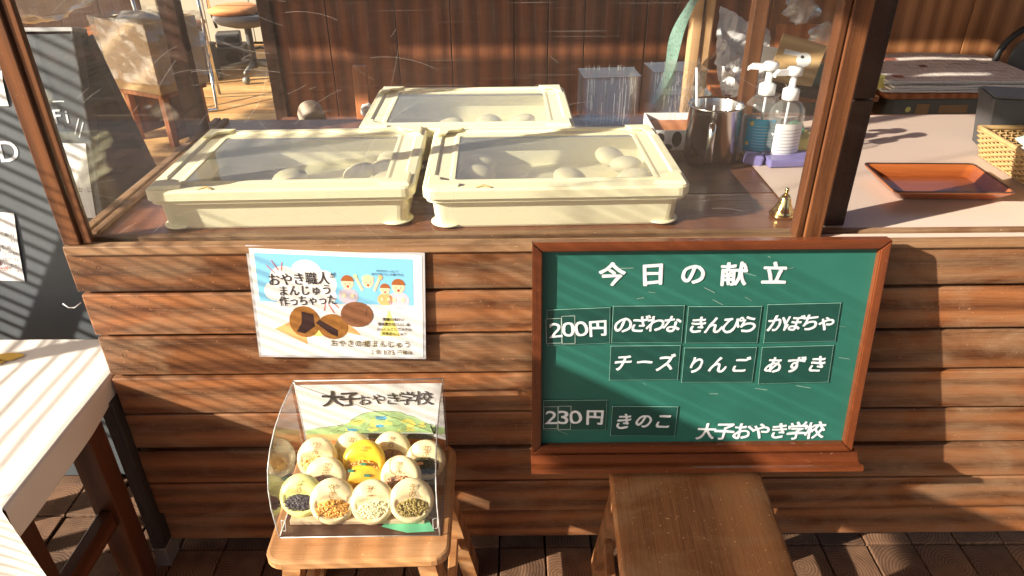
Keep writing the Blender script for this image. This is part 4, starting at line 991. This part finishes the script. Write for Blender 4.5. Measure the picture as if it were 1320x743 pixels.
# stacks of clear packs
def stack(x, y, n, label, w_=.072, d=.05):
    t = thing('clear_pack_stack', label, 'clear packs', (x, y, .853), (0, 0, R(random.uniform(-6, 6))), 'stacks of clear food packs behind the trays')
    for k in range(n):
        z = k * (.0068) + .001; mb = MB(); f_ = lambda w, dd, zz: [(-w, -dd, zz), (w, -dd, zz), (w, dd, zz), (-w, dd, zz)]
        v = f_(w_ * .84, d * .84, z) + f_(w_, d, z + .02) + f_(w_ * 1.05, d * 1.06, z + .021)
        fc = [(0, 1, 2, 3)] + [(i + 4 * j, (i + 1) % 4 + 4 * j, (i + 1) % 4 + 4 * (j + 1), i + 4 * (j + 1)) for j in range(2) for i in range(4)]
        mb.add(v, fc)
        for i in range(14):
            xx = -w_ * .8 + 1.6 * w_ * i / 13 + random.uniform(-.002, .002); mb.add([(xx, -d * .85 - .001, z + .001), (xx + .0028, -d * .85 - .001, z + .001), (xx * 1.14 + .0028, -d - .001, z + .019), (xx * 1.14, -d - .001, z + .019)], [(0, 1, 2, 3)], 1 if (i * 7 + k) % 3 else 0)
        o = obj('pack', mb, ['pack', 'rib'], t, fix=False)
_st = stack
def stack(x, y, n, label, w_=.072, d=.05):
    _st(x, y, n, label, w_, d); t = [o for o in bpy.data.objects if o.get('label') == label][0]; H0 = n * .0068 + .014
    mb = MB()
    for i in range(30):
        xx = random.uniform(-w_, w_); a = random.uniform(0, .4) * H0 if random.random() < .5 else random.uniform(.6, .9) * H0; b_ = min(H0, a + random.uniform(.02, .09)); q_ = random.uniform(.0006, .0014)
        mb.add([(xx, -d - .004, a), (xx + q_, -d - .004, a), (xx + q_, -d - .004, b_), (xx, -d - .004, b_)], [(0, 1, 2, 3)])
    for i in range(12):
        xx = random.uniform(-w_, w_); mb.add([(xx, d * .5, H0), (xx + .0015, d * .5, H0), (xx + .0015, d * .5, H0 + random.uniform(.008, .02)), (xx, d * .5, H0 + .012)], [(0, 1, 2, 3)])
    obj('pleat_glints', mb, 'pleat', t, fix=False, kind='stuff')  # loose pale strips painting the light streaks on the packs
    mb = MB(); mb.box(-w_ * 1.05, w_ * 1.05, -d * 1.06, d * 1.06, H0 + .001, H0 + .0018); obj('top_lid', mb, 'rib', t)
stack(.262, 1.925, 18, 'stack of clear ribbed food packs directly behind the back tray')
stack(.445, 1.955, 19, 'taller stack of clear food packs at the back, left of the post reflection')
stack(.435 + .02, 1.88, 12, 'lower stack of clear food packs just behind the white spotted tray', .065, .03)
# small items under / behind the bottles
mb = MB(); mb.box(-.06, .06, -.035, .035, 0, .018, bev=.004); obj('violet_packet', mb, 'purple', None, (.652, 1.60, .8555), (0, 0, R(4)), label='violet tissue packet behind the bottles against the right post', cat='packet')
mb = MB(); mb.box(-.022, .022, -.016, .016, 0, .026, bev=.005); obj('violet_packet', mb, 'purple', None, (.566, 1.60, .853), (0, R(8), R(-14)), label='small violet packet left of the clear pump bottles', cat='packet')
mb = MB(); mb.grid(lambda u, v: (-.02 + .04 * u + .014 * v, .008 * math.sin(u * 9 + v * 4), .09 * v), 10, 10)
obj('tissue', mb, 'white', None, (.552, 1.66, .86), (R(-8), 0, 0), label='white paper tissue standing beside the blue labelled bottle', cat='tissue')
mb = MB(); mb.tube([(.018 * math.cos(a), .018 * math.sin(a), .006) for a in [i * .52 for i in range(12)]], .005, 8, closed=True); obj('tape_roll', mb, 'leaf', None, (.70, 1.72, .895), (R(60), 0, 0), label='green ring of tape behind the right post', cat='tape')
mb = MB(); mb.box(-.045, .045, -.03, .03, 0, .034, bev=.004); obj('yellow_pack', mb, 'yellow', None, (.70, 1.70, .8555), (0, 0, R(10)), label='yellow packet beneath the green ring of tape', cat='packet')
bl_ = thing('brass_bell', 'small shiny brass bell beside the right front post', 'bell', (.540, 1.305, .853))
mb = MB(); mb.lathe([(.024, .001), (.0265, .004), (.019, .014), (.0125, .028), (.0105, .038), (.007, .044), (0, .046)], 24); obj('bell_body', mb, 'brass', bl_)
mb = MB(); mb.lathe([(0, .044), (.004, .046), (.003, .050), (.0045, .055), (.003, .059), (0, .06)], 12); obj('bell_handle', mb, 'brass', bl_)

# lacquered wooden tray
tw = thing('wooden_tray', 'empty rectangular orange brown lacquered tray on the vinyl sheet', 'tray', (.905, 1.432, .8562), (0, 0, R(-2.5)))
def rr_(w, d, z, r=.012, n=4):
    o = []
    for cx, cy, a0 in ((w - r, d - r, 0), (-w + r, d - r, 90), (-w + r, -d + r, 180), (w - r, -d + r, 270)):
        for i in range(n + 1): a = R(a0 + 90 * i / n); o.append((cx + r * math.cos(a), cy + r * math.sin(a), z))
    return o
def loft(mb, rings, mi=0, cap0=True, cap1=True):
    n = len(rings[0]); b = len(mb.v); v = [p for q in rings for p in q]
    f = [(i * n + k, i * n + (k + 1) % n, (i + 1) * n + (k + 1) % n, (i + 1) * n + k) for i in range(len(rings) - 1) for k in range(n)]
    if cap0: f.append(list(range(n)))
    if cap1: f.append([(len(rings) - 1) * n + k for k in range(n)])
    mb.add(v, f, mi, False)
mb = MB(); loft(mb, [rr_(.098, .062, 0), rr_(.121, .085, .022), rr_(.121, .085, .0245), rr_(.117, .081, .0245), rr_(.096, .06, .004)]); obj('tray_body', mb, 'traywood', tw)
mb = MB(); loft(mb, [rr_(.1215, .0855, .0246), rr_(.1215, .0855, .0262), rr_(.1175, .0815, .0262), rr_(.1175, .0815, .0246)], 0, False, False); obj('worn_rim', mb, 'postdark', tw)

# wicker basket with papers and grey box
bk = thing('wicker_basket', 'shallow yellow wicker basket holding pale papers at the right end of the counter', 'basket', (1.245, 1.47, .8562), (0, 0, R(-2)))
mb = MB(); w0, d0 = .135, .155
N = 84
def per(t, gro):
    t %= 1; w, d = w0 + gro, d0 + gro; P4 = [(-w, -d), (w, -d), (w, d), (-w, d)]; i = int(t * 4); f = t * 4 - i; a, b = P4[i], P4[(i + 1) % 4]
    return Vector((a[0] + (b[0] - a[0]) * f, a[1] + (b[1] - a[1]) * f, 0)), Vector((b[1] - a[1], a[0] - b[0], 0)).normalized()
for r_ in range(11):
    pts = []
    for k in range(N * 2):
        p, nn = per(k / (N * 2), .012 * r_ / 10); pts.append(p + nn * .0028 * (1 if (k // 2 + r_) % 2 else -1) + Vector((0, 0, .004 + r_ * .0055)))
    mb.tube(pts, .0026, 4, closed=True)
obj('woven_side', mb, 'wicker', bk, fix=False)
mb = MB()
for k in range(N):
    p, nn = per((k + .5) / N, 0); q2, _ = per((k + .5) / N, .012); mb.tube([p, q2 + Vector((0, 0, .064))], .002, 4)
obj('stakes', mb, 'wicker', bk, kind='stuff', fix=False)
mb = MB(); pts = [per(k / 48, .012)[0] + Vector((0, 0, .066)) for k in range(48)]; mb.tube(pts, .006, 7, closed=True); obj('rim', mb, 'wicker', bk, fix=False)
mb = MB(); mb.box(-w0, w0, -d0, d0, .0, .004); obj('basket_floor', mb, 'wicker', bk)
rp = random.Random(2)
for k in range(3):
    mb = MB(); mb.grid(lambda u, v: (-.1 + .2 * u, -.075 + .15 * v, .012 * noise.noise(Vector((u * 3, v * 3, k * 5))) + .02 * u * (k + 1) / 3), 10, 8)
    obj('paper_packet', mb, ['mint', 'white', 'mint'][k], None, (1.235 + .012 * k, 1.45 + .035 * k, .905 + .012 * k), (R(rp.uniform(-4, 14)), R(rp.uniform(-22, -8)), R(rp.uniform(-25, 10))), label=['pale mint paper packet lowest in the wicker basket', 'white paper packet between two mint ones in the basket', 'pale mint paper packet topmost in the wicker basket'][k], cat='paper packet', group='paper packets in the wicker basket')
gb_ = thing('grey_box', 'dark grey plastic box standing in the wicker basket', 'box', (1.25, 1.68, .858), (0, 0, R(-14)))
mb = MB(); loft(mb, [rr_(.10, .045, 0, .006), rr_(.115, .055, .118, .006), rr_(.118, .058, .119, .006), rr_(.118, .058, .128, .006)]); obj('box_body', mb, 'greybox', gb_)
mb = MB(); mb.box(-.112, .112, -.052, .052, .1285, .132, bev=.001); obj('box_lid', mb, 'deskgrey', gb_)

# ------------------------------------------------------------------ school desks behind
def desk(x, y, rz, label, group='school desks along the wall'):
    t = thing('school_desk', label, 'desk', (x, y, 0), (0, 0, rz), group); w, d, z = .30, .23, .715
    mb = MB(); loft(mb, [rr_(w, d, z - .018, .02), rr_(w, d, z, .02)]); obj('desktop', mb, 'stick', t)
    mb = MB(); loft(mb, [rr_(w - .012, d - .01, z - .095, .03), rr_(w - .012, d - .01, z - .022, .03)]); obj('metal_drawer', mb, 'deskgrey', t)
    for s_ in (-1, 1):
        for q_ in (-1, 1): mb = MB(); mb.tube([(s_ * (w - .03), q_ * (d - .03), z - .02), (s_ * (w - .02), q_ * (d - .02), 0)], .0125, 10); obj('leg', mb, 'deskgrey', t)
        mb = MB(); mb.tube([(s_ * (w - .02), -d + .02, .09), (s_ * (w - .02), d - .02, .09)], .011, 8); obj('foot_bar', mb, 'deskgrey', t)
    mb = MB(); mb.tube([(-w + .02, -d + .012, z - .105), (w - .02, -d + .012, z - .105)], .009, 8); obj('front_bar', mb, 'deskgrey', t)
    return t
d1 = desk(1.72, 2.935, R(1), 'grey metal school desk carrying the pile of newspapers')
mb = MB(); disc(mb, -.20, .655, .011, .011, -.2215, 0, n=14); mb.add([(-.17, -.2215, .635), (-.12, -.2215, .635), (-.12, -.2215, .675), (-.17, -.2215, .675)], [(0, 1, 2, 3)], 1); mb.add([(-.08, -.2215, .64), (.03, -.2215, .64), (.03, -.2215, .67), (-.08, -.2215, .67)], [(0, 1, 2, 3)], 1)
obj('worn_sticker', mb, ['yellow', 'card'], d1, fix=False)
desk(1.09, 2.90, R(-1), 'grey metal school desk with crumpled paper behind the right corner post')
# newspapers
rp = random.Random(6)
for k in range(5):
    mb = MB(); z = .7185 + k * .009; w, d = .28 + rp.uniform(-.01, .02), .215 + rp.uniform(-.01, .01)
    fn = lambda u, v, o=0: (-w + 2 * w * u, -d + 2 * d * v, o + .006 * noise.noise(Vector((u * 2.2, v * 2, k * 2))) * (k / 4) + .012 * (k / 4) * math.sin(u * 3.14) * v)
    mb.grid(lambda u, v: fn(u, v, .007), 16, 8); mb.grid(lambda u, v: fn(u, v, .0), 16, 8)
    bot = []
    for i in range(17): a = fn(i / 16, 0, .0); b = fn(i / 16, 0, .007); bot += [a, b]
    mb.add(bot, [(2 * i, 2 * i + 2, 2 * i + 3, 2 * i + 1) for i in range(16)], 1)
    for uu in (0, 1):
        bot = []
        for i in range(9): bot += [fn(uu, i / 8, 0), fn(uu, i / 8, .007)]
        mb.add(bot, [(2 * i, 2 * i + 2, 2 * i + 3, 2 * i + 1) for i in range(8)], 1)
    o = obj('newspaper', mb, ['news', 'newsedge'], None, (1.72 + rp.uniform(-.012, .012), 2.935 + rp.uniform(-.01, .01), z), (0, 0, R(rp.uniform(-2.5, 2.5))), fix=False,
        label=['lowest newspaper of the pile on the school desk', 'second newspaper from the bottom of the pile on the desk', 'middle newspaper of the pile on the school desk', 'second newspaper from the top of the pile on the desk', 'topmost newspaper of the pile with small colour photographs'][k], cat='newspaper', group='newspapers piled on the school desk')
    if k == 4:
        pms = [plain('reddish_photo_print', (.35, .12, .08), .6, 0, .7, 40), plain('dark_photo_print', (.16, .07, .06), .6, 0, .8, 60), plain('headline_ink', (.15, .12, .12), .6, 0, .5, 120)]
        for u, v, a, b, c in ((.2, .72, .09, .09, 0), (.36, .45, .05, .09, 1), (.08, .12, .07, .08, 0), (.6, .55, .1, .015, 2), (.62, .8, .12, .012, 2), (.82, .6, .05, .02, 2), (.75, .35, .14, .01, 2), (.8, .72, .04, .06, 2), (.5, .25, .2, .008, 2)):
            nn_ = 5; m2 = MB(); m2.grid(lambda s2, t2: (lambda p: (p[0], p[1], p[2] + .0012))(fn(u + a * s2, v + b * t2, .007)), nn_, nn_, c); obj('printed_picture', m2, pms, o, fix=False)
mb = MB(); mb.box(-.03, .03, -.035, .035, 0, .055, bev=.008); obj('sponge', mb, 'yellow', None, (1.405, 2.79, .7165), (0, R(-4), R(10)), label='yellow sponge at the left end of the newspaper pile', cat='sponge')
# crumpled paper on the left desk
def crum(loc, rot, w, d, amp, label, sd, mat='white'):
    mb = MB(); mb.grid(lambda u, v: (-w + 2 * w * u, -d + 2 * d * v, amp * (noise.noise(Vector((u * 3, v * 3, sd))) + .5 * noise.noise(Vector((u * 8, v * 8, sd))))), 16, 12, smooth=False)
    return obj('crumpled_paper', mb, mat, None, loc, rot, label=label, cat='paper', group='crumpled papers on the left school desk')
crum((.945, 2.86, .755), (R(6), R(-4), R(-10)), .12, .20, .05, 'crumpled white paper lying flat on the desk front edge', 1)
crum((.93, 2.95, .845), (R(50), R(24), R(12)), .13, .13, .035, 'crumpled white paper with a stain standing up against the pile', 4)
crum((.90, 2.76, .775), (R(25), R(10), R(30)), .08, .08, .05, 'small crumpled white paper on the left side of the desk', 8)
pb = thing('plywood_board', 'tilted square plywood board with a white keyhole tag on the left desk', 'board', (1.06, 2.74, .745), (R(-14), R(14), R(-8)))
mb = MB(); mb.box(-.085, .085, 0, .008, 0, .17, bev=.001); obj('panel', mb, 'ply', pb)
mb = MB(); disc(mb, .02, .10, .028, .026, -.001, 0); poly(mb, [(.003, .085), (.036, .085), (.018, .04), (-.002, .04)], -.0012, 0); disc(mb, .012, .108, .007, .006, -.0016, 1); poly(mb, [(-.06, .12), (.0, .122), (.0, .108), (-.06, .10)], -.0011, 0)
obj('white_tag', mb, ['white', 'black'], pb, fix=False)
mb = MB(); mb.box(-.10, .10, -.06, .06, 0, .022, bev=.003); obj('dark_folder', mb, 'black', None, (1.09, 2.72, .7225), (0, R(6), R(-18)), label='dark folder lying under the tilted plywood board', cat='folder')
mb = MB(); mb.box(-.04, .04, 0, .004, 0, .15, bev=.001); obj('white_card', mb, 'white', None, (1.0, 2.82, .7165), (R(-10), R(6), R(-10)), label='white card standing behind the tilted plywood board', cat='card')
mb = MB(); mb.box(-.12, .12, -.01, .01, 0, .20, bev=.002); obj('brown_box_lid', mb, 'stick', None, (1.20, 3.0, .7165), (R(-6), 0, R(-6)), label='reddish brown wooden panel standing at the back of the left desk', cat='panel')
def bagm(loc, sc_, label, sd, mat='bag', grp='clear plastic bags on the left school desk'):
    mb = MB(); mb.ell((0, 0, 0), (1, .7, .8), 20, 14, jit=.55); mb.v = [(a * sc_, b * sc_, c * sc_) for a, b, c in mb.v]
    return obj('plastic_bag', mb, mat, None, loc, label=label, cat='plastic bag', group=grp)
bagm((1.14, 2.95, .98), .06, 'clear crinkled plastic bag above the reddish brown panel', 3)
bagm((1.23, 2.86, .88), .075, 'clear crinkled plastic bag just behind the right front post', 5)
mb = MB(); mb.lathe([(0, 0), (.035, 0), (.038, .01), (.036, .09), (0, .092)], 20); obj('green_tub', mb, plain('teal_plastic_tub', (.12, .32, .27), .4), None, (1.20, 2.80, .7165), label='teal plastic tub right of the tilted plywood board', cat='tub')
# black framed chair at right
ch = thing('black_chair', 'black tube framed chair with round back beyond the newspapers', 'chair', (2.20, 3.0, 0))
mb = MB(); pts = [(-.19, 0, .45)] + [(-.19 * math.cos(a), .03, .76 + .16 * math.sin(a)) for a in [math.pi * i / 14 for i in range(15)]] + [(.19, 0, .45)]; mb.tube(pts, .013, 8); obj('back_frame', mb, 'black', ch)
mb = MB(); mb.ell((0, .02, .77), (.145, .02, .125), 20, 12); obj('back_pad', mb, 'greybox', ch)
mb = MB(); mb.ell((0, -.2, .45), (.2, .2, .03), 20, 8); obj('seat', mb, 'greybox', ch)
for x in (-.18, .18):
    for y in (-.35, .0): mb = MB(); mb.tube([(x, y, .45), (x * 1.1, y * 1.08, 0)], .012, 8); obj('leg', mb, 'black', ch)
# post and strap reflections of the acrylic built as solids, stick, cylinder
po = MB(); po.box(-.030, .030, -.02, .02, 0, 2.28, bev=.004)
pp_ = thing('post_reflection', 'reflection of a sunlit wooden post built solid behind the clear pack stacks', 'pole', (.535, 2.10, 0))
obj('reflection_body', po, 'sunwood', pp_); mb = MB(); mb.box(-.003, .003, -.0225, -.0195, .1, 2.2); obj('groove_strip', mb, 'postdark', pp_)
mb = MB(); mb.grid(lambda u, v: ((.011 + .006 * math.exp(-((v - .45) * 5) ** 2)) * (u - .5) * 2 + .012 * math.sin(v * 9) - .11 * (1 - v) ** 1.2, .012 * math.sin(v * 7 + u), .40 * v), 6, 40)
obj('strap_reflection', mb, 'strip', None, (.515, 2.03, .875), label='green wavy strap reflection built as a solid strip left of the post reflection', cat='strip')
mb = MB(); mb.box(-.022, .022, -.012, .012, 0, .93, bev=.002); obj('wooden_stick', mb, 'stick', None, (-.49, 2.30, 0), (0, R(1), 0), label='short reddish wooden stick standing against the dark wall', cat='stick')
mb = MB(); mb.ell((0, 0, 0), (.03, .03, .02), 8, 6, jit=.5); obj('paper_scrap', mb, 'white', None, (-.455, 2.27, .795), label='small white scrap at the foot of the reddish stick', cat='scrap')
mb = MB(); mb.lathe([(.0, .0), (.030, .0), (.038, .005), (.038, .045), (.034, .058), (.02, .064), (0, .065)], 24, mt=rotm(R(-70), 0, R(25))); 
obj('paper_cup', mb, plain('beige_paper_cup', (.42, .34, .26), .6), None, (-.575, 2.06, .825), label='upturned beige cup behind the left tray', cat='cup')
mb = MB(); mb.box(-.75, .95, -.13, .13, 0, .76, bev=.004); obj('back_cabinet', mb, 'wall', None, (0, 2.2, 0), label='low dark cabinet behind the counter', cat='cabinet')

# ------------------------------------------------------------------ room at the back left
bw = thing('back_wall', 'cream panelled wall at the far end of the room', 'wall', (0, 7.4, 0))
for k in range(9):
    for j in range(4):
        mb = MB(); mb.box(-.222, .222, 0, .02, -.222, .222, bev=.004); obj('wall_panel', mb, 'creamwall', bw, (-5.0 + k * .45, 0, .25 + j * .45))
mb = MB(); mb.box(-5.3, -1.1, .022, .06, 0, 2.2); obj('wall_backing', mb, 'gap', bw)
dk = thing('dark_partition', 'dark brown boarded partition at the far left of the room', 'wall', (-3.9, 6.3, 0))
for k in range(6): mb = MB(); mb.box(-.17, .17, 0, .02, 0, 2.0, bev=.003); obj('board', mb, 'postdark', dk, (-1.05 + k * .345, 0, 0))
ds = thing('low_table', 'low dark table under the clutter behind the folding chair', 'table', (-2.9, 6.0, 0))
mb = MB(); mb.box(-.45, .38, -.25, .25, .40, .43, bev=.003); obj('tabletop', mb, 'stick', ds)
for x in (-.4, .33):
    for y in (-.2, .2): mb = MB(); mb.box(x - .02, x + .02, y - .02, y + .02, 0, .399); obj('leg', mb, 'postdark', ds)
for k, (x, y, z, a, b, c, lab) in enumerate(((-2.66, 6.1, 0, .17, .16, .26, 'dark grey equipment case beneath the low table'), (-2.45, 6.55, 0, .12, .14, .17, 'small black equipment box by the cream wall'), (-2.47, 6.55, .172, .10, .1, .1, 'black device on top of the small equipment box'), (-3.0, 5.85, 0, .2, .15, .3, 'dark case under the left of the low table'))):
    t = thing('equipment_case', lab, 'case', (x, y, z), (0, 0, R(12 * k - 10))); mb = MB(); mb.box(-a, a, -b, b, 0, c, bev=.012); obj('case_body', mb, 'greybox', t)
    mb = MB(); disc(mb, .03, c * .5, .06, c * .3, -b - .001, 0); obj('round_port', mb, 'black', t, fix=False)
mb = MB(); mb.ell((0, 0, 0), (.3, .2, .05), 18, 10, jit=.3); obj('cloth_bundle', mb, plain('cream_cloth', (.6, .52, .42), .8), None, (-2.88, 5.95, .475), label='cream cloth bundle lying on the low table', cat='cloth')
# stool with boxed plastic bag
st = thing('small_stool', 'small dark wooden stool under the bagged cardboard box', 'stool', (-2.17, 4.5, 0), (0, 0, R(-28)))
mb = MB(); mb.box(-.20, .20, -.17, .17, .30, .33, bev=.006); obj('seat', mb, 'stick', st)
for x in (-.16, .16):
    for y in (-.13, .13): mb = MB(); mb.box(x - .02, x + .02, y - .02, y + .02, 0, .299); obj('leg', mb, 'stick', st)
    mb = MB(); mb.box(x - .012, x + .012, -.109, .109, .03, .298); obj('side_panel', mb, 'table', st)
bx = thing('cardboard_box', 'open cardboard box lined with a clear bag on the small stool', 'box', (-2.17, 4.5, .3305), (0, 0, R(-28)))
mb = MB(); w, d, h = .215, .18, .40
for a in ((-w, w, -d, -d + .005), (-w, w, d - .005, d), (-w, -w + .005, -d + .005, d - .005), (w - .005, w, -d + .005, d - .005)): mb.box(*a, 0, h)
mb.box(-w, w, -d, d, 0, .005); obj('carton', mb, 'kraft', bx)
mb = MB(); n = 26
def bagf(u, v):
    a = 6.2832 * u; q = max(abs(math.cos(a)), abs(math.sin(a))); x, y = math.cos(a) / q, math.sin(a) / q
    j = 1.12 + .10 * noise.noise(Vector((math.cos(a) * 3, math.sin(a) * 3, v * 5))) - (.35 if v > .97 else 0)
    return (x * w * j, y * d * j, h * (1.06 - .98 * v) + .02 * noise.noise(Vector((math.cos(a) * 4, math.sin(a) * 4, v))))
mb.grid(bagf, 40, 14, smooth=False); mb.ell((0, 0, h - .02), (w * .92, d * .9, .05), 18, 10, 0, .5)
obj('clear_liner', mb, 'bag', bx, fix=False)
mb = MB(); mb.ell((0, 0, h - .05), (w * .9, d * .85, .07), 16, 10, jit=.6); obj('paper_fill', mb, plain('cream_paper_fill', (.66, .55, .35), .7), bx)
# folding chair
fc = thing('folding_chair', 'chrome folding chair with pale blue seat behind the cardboard box', 'chair', (-2.35, 5.25, 0), (0, 0, R(20)))
for s_ in (-1, 1):
    mb = MB(); mb.tube([(s_ * .2, .22, .0), (s_ * .2, -.02, .45), (s_ * .2, -.16, .80)], .011, 8); obj('frame_tube', mb, 'chrome', fc)
    mb = MB(); mb.tube([(s_ * .18, -.26, .0), (s_ * .18, .18, .44)], .011, 8); obj('frame_tube', mb, 'chrome', fc)
mb = MB(); mb.tube([(-.18, -.26, .012), (.18, -.26, .012)], .011, 8); obj('floor_bar', mb, 'chrome', fc)
mb = MB(); mb.box(-.19, .19, -.18, .2, .43, .47, bev=.012); obj('seat', mb, 'padblue', fc)
mb = MB(); mb.box(-.14, .14, -.1, .14, 0, .03, bev=.006); obj('paper_bundle', mb, 'white', None, (-2.35, 5.25, .4715), (0, 0, R(35)), label='folded cream papers lying on the folding chair', cat='papers')
# office chair
oc_ = thing('office_chair', 'grey swivel office chair with orange cushion near the cream wall', 'chair', (-2.13, 6.10, 0))
mb = MB(); mb.lathe([(0, .47), (.12, .40), (.22, .43), (.26, .47), (.24, .5), (0, .51)], 24); obj('seat', mb, 'fabricgrey', oc_)
mb = MB(); mb.lathe([(0, .52), (.2, .505), (.22, .53), (.15, .56), (0, .56)], 20, cx=-.07); obj('cushion', mb, 'fabricorange', oc_)
mb = MB(); mb.lathe([(.028, .07), (.028, .4)], 12); obj('gas_column', mb, 'greybox', oc_)
for k in range(5):
    a = R(72 * k + 200); mb = MB(); mb.tube([(0, 0, .11), (.27 * math.cos(a), .27 * math.sin(a), .085)], [.028, .016], 8); l_ = obj('base_arm', mb, 'deskgrey', oc_)
    mb = MB(); mb.lathe([(0, -.018), (.028, -.016), (.03, 0), (.028, .016), (0, .018)], 14, mt=Matrix.Translation((.28 * math.cos(a), .28 * math.sin(a), .031)) @ rotm(0, R(90), a)); obj('caster', mb, 'deskgrey', l_)
mb = MB(); mb.tube([(-.27, .05, .38), (-.28, 0, .55), (-.26, -.05, .62), (-.1, -.1, .65)], .012, 8); obj('arm_rest', mb, 'chrome', oc_)
mb = MB(); pts = [(-2.9 + k * .12, 7.1 + .08 * math.sin(k * 1.9), .012 + .01 * math.sin(k) ** 2) for k in range(14)]; mb.tube(pts, .012, 6); obj('power_cable', mb, 'black', None, label='black cable trailing along the foot of the cream wall', cat='cable')
pa = thing('power_adapter', 'black power adapter with pale socket on the floor by the cream wall', 'adapter', (-2.12, 6.95, 0)); mb = MB(); mb.box(-.09, .09, -.05, .05, 0, .09, bev=.01); obj('adapter_body', mb, 'black', pa); mb = MB(); mb.box(-.17, -.06, -.03, .05, .091, .13, bev=.005); obj('pale_socket', mb, 'creamwall', pa)
# bundle with red print at far upper left
mb = MB(); mb.ell((0, 0, 0), (.24, .1, .14), 18, 12, 0, .4); hb = obj('hanging_bag', mb, 'bag', None, (-2.1, 3.4, 1.03), label='clear plastic bag with red print hanging at the far upper left', cat='bag')
mb = MB(); mb.box(-.09, .03, -.105, -.1, .0, .1); obj('red_print', mb, ['red'], hb)
# ------------------------------------------------------------------ surroundings seen only from aside
hd = thing('garden_fence', 'brown board fence beyond the block paving behind the viewer', 'fence', (0, -5.6, 0))
mb = MB(); mb.box(-.07, .07, 0, .02, -.12, 1.5, bev=.003); h0 = obj('fence_board', mb, 'roof', hd, (-4, 0, 0))
for k in range(1, 54): piece(h0, hd, (-4 + k * .15, 0, 0))
